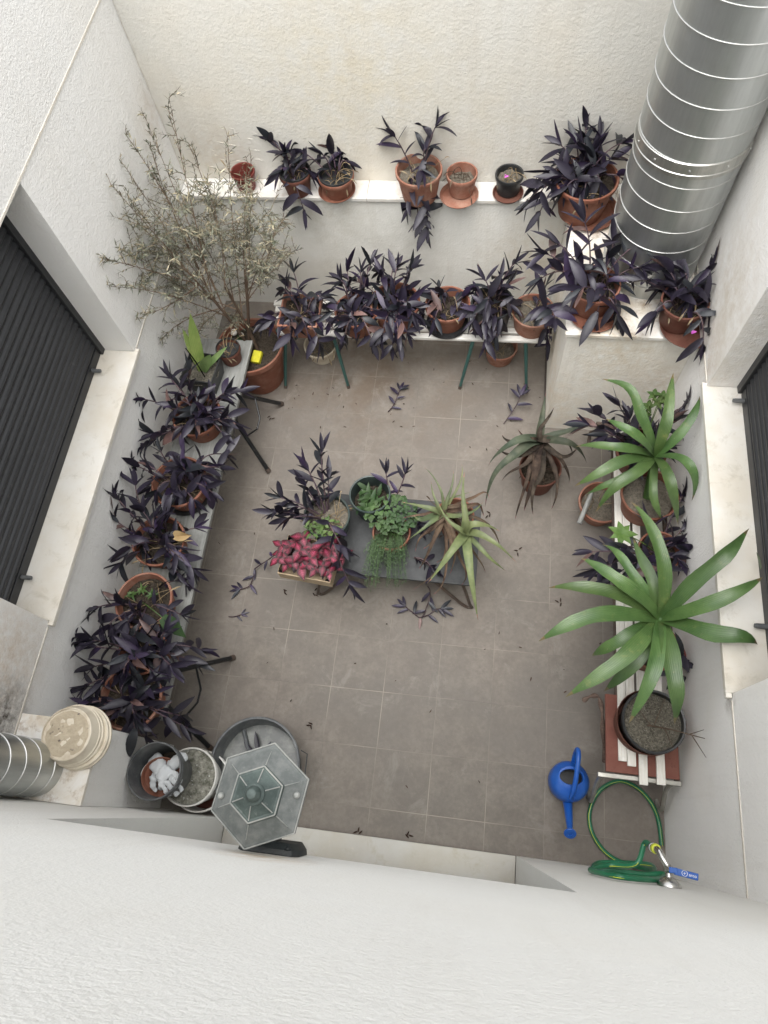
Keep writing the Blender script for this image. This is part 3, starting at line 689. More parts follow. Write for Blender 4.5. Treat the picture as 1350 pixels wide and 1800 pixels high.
purple(p, [(850, 490, .08), (904, 463, .14), (888, 488, .06), (850, 562, -.02), (872, 592, -.12), (853, 602, -.14), (832, 562, .0), (880, 560, -.02)], 6, .15, 6, .95)
p = pot(PN, 'terracotta pot of bare soil with a limp purple shoot by the pillar', 'potted plant', 938, 545, 38, ZT, .16, M_terral, M_soilg, group=G_P, depth=.045, tap=.8)
purple(p, [(952, 510, .08), (960, 588, -.12), (976, 562, -.08), (965, 606, -.2)], 0, .1, 12, .95)
# pots standing below the bench
for u, v, hw, lb, mt in ((563, 604, 30, 'shallow brown pot on the floor beneath the square pot', M_cream), (880, 608, 30, 'terracotta pot with a pale rim under the slat bench by the pillar', M_terral)):
    p = pot('plant_pot', lb, 'pot', u, v, hw, 0, .14, mt, M_soilg); drystuff(p, 5, 1.5)
p = p
# ------------------------------------------------------------------ big planter with the fine shrub
p = pot('potted_shrub', 'large wispy grey green shrub in a wide terracotta planter in the corner', 'shrub', 438, 606, 60, 0, .4, M_terra, M_soil, tap=.66, rim=.05, depth=.06)
c = p.location; zs = p['_z']
lm = MB(); sm = MB()
def needle_twig(a, b, dens=.017, lw=1.0):
    L = (b - a).length; n = max(3, int(L / .035)); pts = bez(a, (a + b) / 2 + Vector((rnd.uniform(-.03, .03), rnd.uniform(-.02, .02), rnd.uniform(-.01, .05))), b, n); pts = [keep(q, .008) for q in pts]
    k = rnd.choice((.8, 1, 1.5)); sm.tube(pts, [.0022 - .0013 * i / n for i in range(n + 1)], 4, (k, k, k * .95), False)
    cnt = int(L / dens)
    for j in range(cnt):
        f = .1 + .9 * j / cnt; i = min(int(f * n), n - 1); P = pts[i].lerp(pts[i + 1], f * n - i); d = (pts[i + 1] - pts[i]).normalized()
        o1 = d.orthogonal().normalized(); an = j * 2.4 + rnd.uniform(-.5, .5); o = o1 * math.cos(an) + d.cross(o1) * math.sin(an)
        s = rnd.uniform(.7, 1.3); q = rnd.random()
        tint = (1.6 * s, 1.48 * s, 1.3 * s) if q < .30 else ((.95 * s, 1.0 * s, .95 * s) if q < .8 else (.6 * s, .68 * s, .62 * s))
        leaf(lm, P, d * .65 + o, d, rnd.uniform(.028, .052) * lw, .0075, .25, .2, tint, 2, 'needle')
trunks = []
for (u, v, y) in ((395, 505, .03), (432, 478, .12), (350, 500, -.05)):
    b = py(u, v, y); a = Vector((c.x + rnd.uniform(-.05, .05), c.y + rnd.uniform(-.03, .05), zs))
    pts = bez(a, (a + b) / 2 + Vector((.02, 0, .05)), b, 8); sm.tube(pts, [.013 - .0008 * i for i in range(9)], 8, (.7, .62, .6)); trunks.append(pts)
limb_t = [(297, 172, .55), (258, 212, .45), (222, 238, .35), (400, 240, .62), (180, 455, .1), (205, 505, .05), (285, 598, -.2), (520, 440, .3), (500, 385, .4), (195, 325, .25), (330, 250, .6), (440, 300, .5), (365, 330, .4), (470, 470, .2), (250, 400, .2), (300, 430, .1), (415, 420, .3), (345, 590, -.15), (240, 560, 0), (270, 300, .5), (310, 500, 0), (440, 355, .45), (480, 420, .3), (350, 410, .2), (225, 300, .35), (265, 260, .5), (410, 560, .0)]
for (u, v, y) in limb_t:
    b = aty(u, v, y); T = trunks[0] if u > 300 else trunks[2]
    if u > 410: T = trunks[1]
    a = T[rnd.choice((4, 5, 6, 8))]; L = (b - a).length
    pts = [keep(q, .01) for q in bez(a, (a + b) / 2 + Vector((rnd.uniform(-.09, .09), rnd.uniform(-.1, .05), L * rnd.uniform(.05, .2))), b, 10)]
    sm.tube(pts, [.0045 - .0034 * i / 10 for i in range(11)], 6, (1.1, 1.0, .95), False)
    far = (u < 300 or v < 260 or u > 490)
    for i in range(4 if not far else 3, 11):
        for q in range(2 if far else 3):
            l = rnd.uniform(.07, .19) * (.75 if i > 8 else 1) * (.7 if far else 1); d = (pts[min(i, 9) + 1] - pts[min(i, 9)]).normalized()
            e = pts[i] + (d * rnd.uniform(.2, 1) + Vector((rnd.uniform(-1, 1), rnd.uniform(-1, 1), rnd.uniform(-.5, .9)))).normalized() * l
            needle_twig(pts[i], keep(e, .01))
    needle_twig(pts[8], b, .012)
for k in range(250):   # inner twigs that fill the crown
    an = rnd.random() * 6.28; rr = math.sqrt(rnd.random()); u, v = 362 + 145 * rr * math.cos(an), 425 + 112 * rr * math.sin(an); P = aty(u, v, rnd.uniform(-.12, .5))
    e = P + Vector((rnd.uniform(-1, 1), rnd.uniform(-1, .6), rnd.uniform(-.3, 1))).normalized() * rnd.uniform(.09, .18); needle_twig(P - (e - P) * .4, keep(e, .01), .0135)
sm.build('branch', M_twig, p, 60, clamp=True); lm.build('foliage', M_shrub, p, 0, clamp=True)
gl = MB()
for k in range(7):
    a = Vector((c.x - .07 + rnd.uniform(-.03, .03), c.y + .03, zs)); leaf(gl, a, (rnd.uniform(-1, 1), rnd.uniform(-1, 1), 1), (0, -1, .3), .09, .03, .8, .2, (.5, .6, .5), 5, 'ovate')
gl.build('low_leaves', M_oxa, p)
for u, v, rr_ in ((412, 585, .028), (425, 590, .02)):
    q = pz(u, v, zs + .02); m = MB(); m.lathe([(.001, 0), (rr_ * .8, .006), (rr_, .02), (rr_ * .7, .034), (.001, .04)], q - Vector((0, 0, .012)), 14, wob=.12); tag(m.build('stone', M_sill, None, 60, loc=q), 'pale rounded stone on the shrub planter soil' if u > 420 else 'brownish rounded stone on the shrub planter soil', 'stone')
q = pz(450, 624, zs + .05); m = MB(); m.box((q.x - .034, q.y - .045, zs + .004), (q.x + .034, q.y + .045, zs + .045), rot=Matrix.Rotation(-.15, 3, 'Z') @ Matrix.Rotation(.25, 3, 'X')); tag(m.build('sponge', M_sponge, None, 0, .008, loc=q), 'bright yellow sponge block lying in the shrub planter', 'sponge')

# ------------------------------------------------------------------ plank bench along the shutter wall
ZP = .45
tb = thing('plank_bench', 'long bench of grey planks on black folding legs below the shutter', 'bench', (-.36, -1.4, 0))
for a, b in ((-2.66, -1.782), (-1.778, -.055)):
    m = MB(); m.box((-.555, a, ZP - .03), (-.172, b, ZP)); m.build('plank', M_plank, tb, 0, .003)
for (u, v, u2, v2) in ((495, 710, 472, 828), (410, 1156, 370, 1315)):
    a = pz(u, v, .014); b = pz(u2, v2, .014); yc = (a.y + b.y) / 2
    for f, sgn in ((a, 1), (b, -1)):
        top = Vector((-.2, yc + sgn * .09, ZP - .034)); m = MB(); m.tube([f, f.lerp(top, .5), top], .0155, 12); lg = m.build('leg', M_btube, tb)
        m = MB(); m.tube([f - (top - f).normalized() * .006, f + (top - f) * .05], .018, 12); m.build('foot_cap', M_rust, lg)
        m = MB(); g2 = Vector((-.5, f.y, .014)); t2 = Vector((-.48, yc + sgn * .09, ZP - .034)); m.tube([g2, t2], .0155, 10); m.build('leg', M_btube, tb)
    m = MB(); m.bar((-.53, yc + .09, ZP - .045), (-.17, yc + .09, ZP - .045), .03, .028); m.bar((-.53, yc - .09, ZP - .045), (-.17, yc - .09, ZP - .045), .03, .028); m.build('cross_rail', M_btube, tb, 0, .003)
    m = MB(); pts = [a.lerp(Vector((-.2, yc + .09, ZP)), .62), Vector((-.09, yc + .04, .2)), Vector((-.10, yc - .04, .18)), b.lerp(Vector((-.2, yc - .09, ZP)), .62)]; m.tube(pts, .007, 8); m.build('stay', M_btube, tb)
# square black pot with broad leaf
P = pz(352, 645, ZP + .17); hs_ = 30 / scl(P); t = thing('potted_plant', 'square black pot with one broad yellow green leaf on the plank bench', 'potted plant', (P.x, P.y, ZP))
m = MB(); sq = [(hs_ * .78, 0), (hs_ * .97, .15), (hs_, .15), (hs_, .17), (hs_ * .93, .17), (hs_ * .86, .08)]; Rz = Matrix.Rotation(-.1, 3, 'Z')
vs = [Vector((P.x, P.y, ZP)) + Rz @ Vector((a * r_, b * r_, z_)) for r_, z_ in sq for a, b in ((-1, -1), (1, -1), (1, 1), (-1, 1))]
m.add(vs, [(i * 4 + k, i * 4 + (k + 1) % 4, i * 4 + 4 + (k + 1) % 4, i * 4 + 4 + k) for i in range(len(sq) - 1) for k in range(4)] + [(3, 2, 1, 0)]); m.build('pot', M_black, t, 0, .004)
m = MB(); ground_soil(m, Vector((P.x, P.y, 0)), hs_ * 1.0, ZP + .12); m.build('soil', M_grav, t, 60)
lm = MB(); b0 = Vector((P.x, P.y, ZP + .12))
for (u, v, dz, W) in ((335, 555, .32, .085), (322, 580, .22, .06), (372, 625, .16, .07), (400, 612, .1, .04)):
    q = pz(u, v, ZP + .12 + dz); leaf(lm, b0, q - b0 + Vector((0, 0, .05)), (0, -1, .5), (q - b0).length * 1.05, W, .25, .25, (1, 1, 1) if v < 590 else (.9, 1.0, 1.4), 8, 'strap')
lm.build('foliage', M_yleaf, t, 60, clamp=True)
sm = MB(); q = b0 + Vector((.03, -.05, 0)); sm.tube([q, q + Vector((.01, -.02, .2)), q + Vector((0, -.03, .36))], .004, 6); sm.build('stake', M_straw, t)
p = pot('plant_pot', 'little brown pot of brittle twigs at the shrub end of the plank bench', 'pot', 400, 612, 22, ZP, .13, M_terrad, M_soilg, inner=M_black); drystuff(p, 16, 1.5, .0, M_straw)
specs = [
 (345, 728, 44, .17, 'purple heart nearest the square black pot on the plank bench', [(250, 702, .1), (299, 664, .14), (332, 655, .1), (268, 764, .06), (254, 782, .04), (396, 690, .08), (424, 688, .02), (412, 742, -.04), (392, 762, -.02), (350, 700, .12), (345, 740, .1), (372, 722, .08), (310, 715, .1)], 9),
 (314, 846, 50, .17, 'purple heart in a wide pot on a black saucer, mid bench', [(235, 816, .06), (264, 820, .08), (282, 792, .1), (355, 838, .06), (374, 866, .0), (342, 880, .02), (388, 822, -.04), (300, 860, .1), (320, 820, .12), (398, 800, -.08)], 8),
 (278, 950, 48, .17, 'purple heart holding a crumpled tan dry leaf', [(205, 874, .12), (238, 852, .1), (205, 915, .08), (280, 930, .08), (343, 928, .04), (290, 905, .1), (252, 900, .12), (212, 990, .03), (340, 1000, -.06), (312, 985, .02), (327, 1025, -.1)], 7),
 (252, 1055, 52, .18, 'purple heart pot with open soil, weeds and a green heart shaped leaf', [(170, 1068, .06), (192, 1098, .06), (212, 1058, .06), (318, 1080, -.02), (225, 1095, .08), (235, 1120, .08)], 2),
 (250, 1142, 44, .17, 'thick purple heart whose stems spill over the bench edge', [(136, 1120, .1), (166, 1136, .1), (164, 1172, .06), (176, 1202, .06), (152, 1205, .02), (302, 1152, .0), (355, 1142, -.06), (290, 1110, .1), (250, 1150, .12), (270, 1180, .08), (345, 1165, -.1)], 9),
 (228, 1226, 57, .18, 'purple heart in the widest pot, bench end beside the upturned buckets', [(153, 1238, .1), (148, 1248, .06), (230, 1230, .1), (254, 1295, -.04), (318, 1258, -.1), (330, 1280, -.14), (200, 1250, .08), (260, 1200, .08), (240, 1255, .06)], 6)]
for i, (u, v, hw, h, lb, tips, fill) in enumerate(specs):
    p = pot(PN, lb, 'potted plant', u, v, hw, ZP, h, M_terral if i in (3, 5) else M_terra, M_soil, group=G_P, depth=.05)
    purple(p, tips, int(fill * 1.0), .17, 10, .95)
    if i == 1: saucer('black saucer under the wide mid bench purple heart pot', 0, 0, 46, ZP, M_black, .02, c=(p.location.x, p.location.y, ZP + .02))
    if i == 2:
        lm = MB(); q = pz(318, 945, ZP + .24); leaf(lm, q + Vector((-.04, 0, 0)), (1, .3, .2), (0, 0, 1), .1, .065, .7, .9, (1.5, 1.35, 1.1), 6, 'ovate', 1.2); lm.build('dry_leaf', M_straw, p, 60)
    if i in (2, 3):
        lm = MB(); cc = [(282, 935)] if i == 2 else [(232, 1045), (268, 1046), (250, 1036)]
        for (a_, b_) in cc:
            q = pz(a_, b_, p['_z'] + .03)
            lm = MB()
            for k in range(16): leaf(lm, q, (rnd.uniform(-1, 1), rnd.uniform(-1, 1), rnd.uniform(.2, 1)), (0, 0, 1), rnd.uniform(.025, .05), .014, .6, .2, (.9, 1, .9), 4, 'ovate')
            lm.build('weed', M_weed, p, 60)
    if i == 3:
        lm = MB(); q = pz(285, 1085, ZP + .26); e = pz(325, 1120, ZP + .18); leaf(lm, q, e - q, (0, 0, 1), (e - q).length * 1.1, .085, .5, .15, (.75, .8, .8), 8, 'ovate'); lm.tube(bez(Vector((p.location.x - .03, p.location.y, p['_z'])), (p.location + q) / 2 + Vector((0, 0, .2)), q, 8), .003, 5, (1.2, 1.2, .8)); lm.build('heart_leaf', M_oxa, p, 60)

# ------------------------------------------------------------------ corner box buckets
def bucket(name, label, c, r, h, mat, tap=.82, ribs=2, cat='bucket', content=None, cz=.6, handle=None):
    c = Vector(c); t = thing(name, label, cat, c); m = MB()
    m.lathe([(r * tap * .97, 0), (r * tap, .006), (r * .955, h - .05), (r * .985, h - .048), (r * .985, h - .035), (r * .965, h - .033), (r * .975, h - .015), (r * 1.0, h - .012), (r * 1.005, h - .004), (r * .985, h), (r * .95, h), (r * .93, h - .02), (r * tap * .97, .012), (.001, .010)], c, 52, wob=.004); m.build('shell', mat, t)
    if content:
        m = MB(); ground_soil(m, c, r * (tap + (.95 - tap) * cz) - .003, c.z + h * cz, .006 if content is not M_water else .0); m.build('contents', content, t, 60)
    if handle is not None:
        m = MB(); pts = []
        for k in range(13):
            a = math.pi * k / 12; dx = math.cos(a) * r * 1.03; dr = math.sin(a) * r * .55
            pts.append(c + Matrix.Rotation(handle, 3, 'Z') @ Vector((dx, r * .45 * math.sin(a) + dr, h - .03 - .04 * math.sin(a))))
        m.tube(pts, .0022, 6); m.build('wire_handle', M_steel, t)
    return t
def upturned(label, c, r, h, mat, cap):
    c = Vector(c); t = thing('upturned_bucket', label, 'bucket', c); m = MB()
    m.lathe([(r * .93, 0), (r * 1.03, .001), (r * 1.04, .014), (r * .99, .017), (r * .985, .024), (r * 1.0, .026), (r * 1.0, .032), (r * .97, .035), (r * .88, h - .008), (r * .87, h), (r * .83, h + .002), (r * .82, h - .005)], c, 52, wob=.005); m.build('shell', mat, t)
    m = MB(); ground_soil(m, c, r * .825, c.z + h - .004, .0015); m.build('base_disc', cap, t, 60); return t
P = pz(117, 1290, 1.115); r = 52 / scl(P)
upturned('cream bucket rim peeking out beneath the dirty upturned bucket', (P.x + .02, P.y - .004, 1.0), r * 1.04, .04, M_cream, M_cream)
upturned('dirty cream bucket turned upside down on the marble topped block', (P.x, P.y, 1.034), r, .083, M_cream, M_dirtcr)
# bucket group by the doorway
bucket('bucket', 'pale grey bucket lowest of the nested stack beside the block', (.025, -2.945, 0), .166, .2, M_white, .86, content=M_terrad, cz=.3)
bucket('bucket', 'white bucket full of crusted white residue under the grey bucket', (-.005, -2.93, .062), .156, .255, M_white, .80, content=M_crust, cz=.93, handle=.9)
gb = bucket('bucket', 'dark grey bucket holding old gloves and broken saucers', (-.106, -2.925, .318), .146, .26, M_grey, .8, content=M_soil, cz=.1)
m = MB(); q = Vector((-.112, -2.945, .435)); m.lathe([(.085, 0), (.09, .002), (.105, .022), (.105, .026), (.1, .026), (.088, .006), (.001, .004)], q, 40, ax=(.25, -.25, 1)); m.lathe([(.07, .009), (.069, .011), (.066, .009)], q, 40, ax=(.25, -.25, 1)); tag(m.build('plant_saucer', M_terra, None, 35, loc=q), 'rust coloured saucer dropped inside the dark grey bucket', 'saucer')
m = MB(); q = Vector((-.132, -2.955, .405)); m.lathe([(.07, 0), (.09, .002), (.105, .02), (.10, .02), (.088, .004), (.001, .003)], q, 36, ax=(.2, -.1, 1)); tag(m.build('plant_saucer', M_white, None, 35, loc=q), 'white dish under the rust coloured saucer inside the grey bucket', 'dish')
def glove(c, rot, label, sc=1.0):
    me = bpy.data.meshes.new('work_glove'); vs = []; es = []; rs = []
    def ad(p, r, par=None):
        vs.append(Vector(p) * sc); rs.append(r * sc)
        if par is not None: es.append((par, len(vs) - 1))
        return len(vs) - 1
    a = ad((0, 0, 0), .034); b = ad((0, .045, .008), .036, a); d = ad((0, -.045, -.012), .037, a); ad((.01, -.08, -.03), .04, d)
    for k, (x, l, bend) in enumerate(((-.03, .055, -.02), (-.01, .07, -.045), (.012, .066, -.055), (.032, .05, -.04))):
        f = ad((x * 1.05, .065, .008), .0135, b); g_ = ad((x * 1.2, .065 + l * .55, .012 + bend * .3), .012, f); ad((x * 1.2 + .008, .065 + l, .004 + bend), .0105, g_)
    f = ad((.045, .01, .0), .015, a); g_ = ad((.068, .03, -.008), .013, f); ad((.075, .058, -.025), .011, g_)
    Rm = rot; vs = [Rm @ v for v in vs]
    me.from_pydata([tuple(v) for v in vs], es, []); o = bpy.data.objects.new('work_glove', me); COL.objects.link(o); o.location = c
    sk = o.modifiers.new('skin', 'SKIN'); 
    for i, r_ in enumerate(rs): me.skin_vertices[0].data[i].radius = (r_, r_ * .55)
    me.skin_vertices[0].data[0].use_root = True
    sb = o.modifiers.new('sub', 'SUBSURF'); sb.levels = 2; sb.render_levels = 2
    tx = bpy.data.textures.new('crumple', 'CLOUDS'); tx.noise_scale = .03
    dm = o.modifiers.new('disp', 'DISPLACE'); dm.texture = tx; dm.strength = .022; dm.texture_coords = 'LOCAL'
    me.materials.append(M_glove); tag(o, label, 'glove'); return o
if not hasattr(bpy.types.Mesh, 'skin_vertices'): pass
def with_skin(fn):
    fn()
def safe_glove(c, rot, label, sc):
    # skin data only exists once a skin layer is made, so make the layer through bmesh
    vs = []; es = []; rs = []
    def ad(p, r, par=None):
        vs.append(Vector(p) * sc); rs.append(r * sc)
        if par is not None: es.append((par, len(vs) - 1))
        return len(vs) - 1
    a = ad((0, 0, 0), .034); b = ad((0, .045, .008), .036, a); d = ad((0, -.045, -.012), .037, a); ad((.01, -.08, -.03), .04, d)
    for k, (x, l, bend) in enumerate(((-.03, .055, -.02), (-.01, .07, -.045), (.012, .066, -.055), (.032, .05, -.04))):
        f = ad((x * 1.05, .065, .008), .0135, b); g_ = ad((x * 1.2, .065 + l * .55, .012 + bend * .3), .012, f); ad((x * 1.2 + .008, .065 + l, .004 + bend), .0105, g_)
    f = ad((.045, .01, .0), .015, a); g_ = ad((.068, .03, -.008), .013, f); ad((.075, .058, -.025), .011, g_)
    bm = bmesh.new(); lay = bm.verts.layers.skin.verify(); bv = []
    for i, v in enumerate(vs):
        q = bm.verts.new(rot @ v); q[lay].radius = (rs[i], rs[i] * .55); q[lay].use_root = (i == 0); bv.append(q)
    for e in es: bm.edges.new((bv[e[0]], bv[e[1]]))
    me = bpy.data.meshes.new('work_glove'); bm.to_mesh(me); bm.free()
    o = bpy.data.objects.new('work_glove', me); COL.objects.link(o); o.location = c
    o.modifiers.new('skin', 'SKIN').use_smooth_shade = True
    sb = o.modifiers.new('sub', 'SUBSURF'); sb.levels = 2; sb.render_levels = 2
    tx = bpy.data.textures.new('crumple', 'CLOUDS'); tx.noise_scale = .028
    dm = o.modifiers.new('disp', 'DISPLACE'); dm.texture = tx; dm.strength = .026; dm.texture_coords = 'LOCAL'
    me.materials.append(M_glove); tag(o, label, 'glove'); return o
safe_glove((-.118, -2.905, .475), Matrix.Rotation(-2.2, 3, 'Z') @ Matrix.Rotation(.2, 3, 'X'), 'pale grey work glove crumpled over the rust saucer in the bucket', 1.25)
safe_glove((-.055, -2.885, .465), Matrix.Rotation(2.6, 3, 'Z') @ Matrix.Rotation(.5, 3, 'Y'), 'second pale glove tucked against the inner side of the bucket', 1.0)
# big round tub
P = pz(447, 1342, .27); r = 80 / scl(P); tc = Vector((P.x, max(P.y, YN + r + .01), 0))
t = bucket('garden_tub', 'wide grey tub of water with floating purple leaves', tc, r, .27, M_grey, .84, cat='tub', content=M_water, cz=.55)
m = MB(); a = Vector((r * 1.0, .06, .245)); m.tube([tc + Vector((r * .97, .10, .25)), tc + Vector((r * 1.12, .085, .245)), tc + Vector((r * 1.14, -.03, .245)), tc + Vector((r * .99, -.04, .25))], .0035, 7); m.build('wire_handle', M_black, t)
m = MB(); m.tube([tc + Vector((-.13, .18, .16)), tc + Vector((.02, -.12, .2))], .012, 8); tag(m.build('stick', M_grey, None, loc=tc), 'smooth grey stick lying across the water of the tub', 'stick')
lm = MB(); sm = MB(); zt = .27 * .55 + .008
for (dx, dy, an) in ((-.06, .06, 2.4), (-.03, .1, 1.9), (.05, .08, .4), (-.08, .02, 3.6), (.02, .04, 1.2)):
    leaf(lm, tc + Vector((dx * .4, dy * .6, zt + .012)), (math.cos(an), math.sin(an), .25), (0, 0, 1), rnd.uniform(.09, .13), .032, .3, .4, ptint(), 6)
sm.tube([tc + Vector((-.02, .0, zt)), tc + Vector((.0, .05, zt + .02)), tc + Vector((.03, .1, zt + .01))], .004, 6); o = thing('floating_cutting', 'purple cutting floating in the wide grey tub', 'cutting', tc + Vector((0, 0, zt)))
sm.build('stem', M_pstem, o); lm.build('leaves', M_purple, o, 60)

# ------------------------------------------------------------------ lantern on the house wall
LC = Vector((.912, -2.967, 2.25)); A0 = math.radians(23)
t = thing('wall_lantern', 'hexagonal verdigris wall lantern seen from above over the doorway', 'lantern', (LC.x - .01, YN, 2.10))
def hexring(r, z, rot=A0): return [LC + Vector((r * math.cos(rot + k * math.pi / 3), r * math.sin(rot + k * math.pi / 3), z)) for k in range(6)]
def hexloft(rings, cap0=False, cap1=False):
    m = MB(); vs = [p for r in rings for p in r]; fs = []
    for i in range(len(rings) - 1):
        for k in range(6): fs.append((i * 6 + k, i * 6 + (k + 1) % 6, i * 6 + 6 + (k + 1) % 6, i * 6 + 6 + k))
    if cap0: fs.append((5, 4, 3, 2, 1, 0))
    if cap1: fs.append(tuple((len(rings) - 1) * 6 + k for k in range(6)))
    m.add(vs, fs); return m
rf = hexloft([hexring(.132, -.012), hexring(.144, -.012), hexring(.144, 0.0), hexring(.139, .004), hexring(.132, .006), hexring(.078, .035)], True, True).build('roof', M_lroof, t, 0, .002)
hexloft([hexring(.0795, .034), hexring(.0795, .041), hexring(.072, .047), hexring(.066, .047), hexring(.03, .068)], False, True).build('roof_cap', M_lcap, rf, 0, .0015)
rim = MB()
for rr_, zz_ in ((.1425, .004), (.0755, .046)):
    h = hexring(rr_, zz_)
    for k in range(6): rim.tube([h[k], h[(k + 1) % 6]], .0022, 6)
h1, h2 = hexring(.139, .006), hexring(.079, .036); h3, h4 = hexring(.068, .0485), hexring(.031, .069)
for k in range(6): rim.tube([h1[k].lerp(h2[k], .35), h2[k]], [.0008, .0018], 6); rim.tube([h3[k], h4[k]], .0017, 6)
rim.build('ridge', M_lrim, rf)
m = MB(); m.lathe([(.030, .060), (.030, .072), (.026, .076), (.022, .077), (.022, .083), (.0185, .088), (.017, .094), (.012, .101), (.001, .104)], LC, 28); m.build('finial', M_lcap, rf)
for an in (-172, 6):
    q = math.radians(an); P = LC + Vector((.108 * math.cos(q), .108 * math.sin(q), .016)); m = MB(); m.lathe([(.009, 0), (.009, .005), (.006, .009), (.001, .010)], P, 14); m.build('screw', M_lrim, rf)
hexloft([hexring(.062, -.20), hexring(.066, -.195), hexring(.112, -.025), hexring(.112, -.013)], True, True).build('glass_body', M_glass, t, 0)
fr = MB(); a, b = hexring(.064, -.2), hexring(.114, -.013)
for k in range(6): fr.tube([a[k], b[k]], .005, 6); fr.tube([a[k], a[(k + 1) % 6]], .006, 6)
fr.build('frame', M_lbody, t)
hexloft([hexring(.03, -.245), hexring(.06, -.215), hexring(.066, -.20)], True, True).build('base_cup', M_lbody, t, 0)
m = MB(); x = LC.x + .005; m.tube([(x, YN + .03, 2.03), (x, YN + .07, 1.99), (x, -3.0, 1.975), (x, LC.y, 1.995), (x, LC.y, 2.01)], .012, 10); m.build('arm', M_lbody, t)
m = MB(); xa = LC.x + .02
prof = [(-.085, 1.97), (-.092, 2.0), (-.092, 2.12), (-.075, 2.15), (.075, 2.15), (.092, 2.12), (.092, 2.0), (.085, 1.97)]
vs = [(xa + a, YN + .001, z) for a, z in prof] + [(xa + a * .97, YN + .016, z) for a, z in prof] + [(xa + a * .8, YN + .034, 2.06 + (z - 2.06) * .85) for a, z in prof]
n = len(prof); m.add(vs, [(i * n + k, i * n + (k + 1) % n, (i + 1) * n + (k + 1) % n, (i + 1) * n + k) for i in range(2) for k in range(n)] + [tuple(2 * n + k for k in range(n)), tuple(range(n - 1, -1, -1))]); m.build('wall_plate', M_lbody, t, 30, .002)
m = MB(); m.lathe([(.007, 0), (.007, .008), (.004, .013), (.001, .014)], (xa + .06, YN + .02, 2.14), 10); m.build('screw', M_lbody, t)
m = MB(); m.box((x - .022, YN + .03, 2.0), (x + .022, YN + .09, 2.075)); m.build('bracket', M_lbody, t, 0, .004)

# ------------------------------------------------------------------ tap and hose
TX, TZ = 2.36, 1.03
t = thing('garden_tap', 'chrome wall tap with a blue lever near the green hose', 'tap', (TX, YN, TZ))
m = MB(); m.lathe([(.048, 0), (.048, .006), (.043, .018), (.030, .030), (.018, .035), (.014, .037)], (TX, YN + .001, TZ), 28, ax=(0, 1, 0)); m.build('wall_flange', M_chrome, t)
m = MB(); m.tube([(TX, YN + .02, TZ), (TX, YN + .075, TZ)], [.016, .015], 16); m.lathe([(.015, -.02), (.017, -.012), (.017, .012), (.013, .02), (.009, .035), (.009, .05)], (TX, YN + .065, TZ), 18); m.build('body', M_chrome, t)
m = MB(); m.tube([(TX, YN + .07, TZ), (TX - .02, YN + .10, TZ + .002), (TX - .03, YN + .125, TZ - .015), (TX - .034, YN + .135, TZ - .05)], [.014, .014, .014, .015], 14); m.build('spout', M_chrome, t)
m = MB(); m.bar((TX + .006, YN + .063, TZ + .053), (TX + .098, YN + .052, TZ + .060), .026, .007); m.bar((TX - .014, YN + .065, TZ + .053), (TX + .02, YN + .065, TZ + .055), .022, .010); lv = m.build('lever', M_blue, t, 0, .003)
cu = bpy.data.curves.new('lever_mark', 'FONT'); cu.body = '\u2295 arco'; cu.size = .0165; cu.extrude = .0004; cu.align_x = 'CENTER'; cu.align_y = 'CENTER'
# the maker's small print on the lever, as in the photo
tmp = bpy.data.objects.new('lever_mark', cu); COL.objects.link(tmp)
dg = bpy.context.evaluated_depsgraph_get(); me = bpy.data.meshes.new_from_object(tmp.evaluated_get(dg)); bpy.data.objects.remove(tmp)
tx_ = bpy.data.objects.new('lever_mark', me); COL.objects.link(tx_); me.materials.append(M_letter); tx_.parent = lv; tx_.location = Vector((TX + .062, YN + .0565, TZ + .0612)) - t.location; tx_.rotation_euler = (0, -.07, -.12)
def conn(P, d, col):
    pass
P1 = Vector((TX - .034, YN + .135, TZ - .05)); P2 = P1 + Vector((-.004, .006, -.07))
m = MB(); m.lathe([(.012, -.004), (.019, -.004), (.021, .004), (.021, .012), (.016, .016)], P1, 18, ax=(P2 - P1)); m.build('yellow_collar', M_yel, t)
m = MB(); m.lathe([(.016, .016), (.018, .02), (.018, .05), (.015, .065)], P1, 18, ax=(P2 - P1)); cn = m.build('hose_connector', M_grey, t)
m = MB(); m.lathe([(.0182, .03), (.0192, .032), (.0192, .037), (.0182, .039)], P1, 18, ax=(P2 - P1)); m.build('white_ring', M_letter, cn)
path = [P1 + (P2 - P1) * .8, P2 + Vector((-.01, .01, -.06))]
def wallpt(u, v, y): return py(u, v, y)
YH = -3.103
path += [pz(1118, 1519, .86), pz(1070, 1521, .78), wallpt(1038, 1530, YH), wallpt(1080, 1540, YH), wallpt(1120, 1545, YH), wallpt(1150, 1547, YH), pz(1168, 1541, .88), pz(1162, 1536, .84), pz(1135, 1537, .8), pz(1090, 1532, .75), wallpt(1046, 1527, YH), pz(1054, 1517, .55), pz(1100, 1517, .5), pz(1142, 1520, .42)]
path += [pz(1150, 1530, .25), pz(1132, 1527, .09), pz(1108, 1520, .025), pz(1080, 1510, .016), pz(1055, 1488, .016), pz(1038, 1455, .016), pz(1038, 1420, .016), pz(1056, 1388, .018), pz(1088, 1373, .02), pz(1120, 1385, .02), pz(1145, 1412, .018), pz(1158, 1445, .016), pz(1163, 1486, .016)]
def catmull(ps, n=7):
    out = []
    for i in range(len(ps) - 1):
        a, b, c_, d = ps[max(i - 1, 0)], ps[i], ps[i + 1], ps[min(i + 2, len(ps) - 1)]
        for k in range(n):
            q = k / n; out.append(.5 * ((2 * b) + (c_ - a) * q + (2 * a - 5 * b + 4 * c_ - d) * q * q + (3 * b - a - 3 * c_ + d) * q ** 3))
    return out + [ps[-1]]
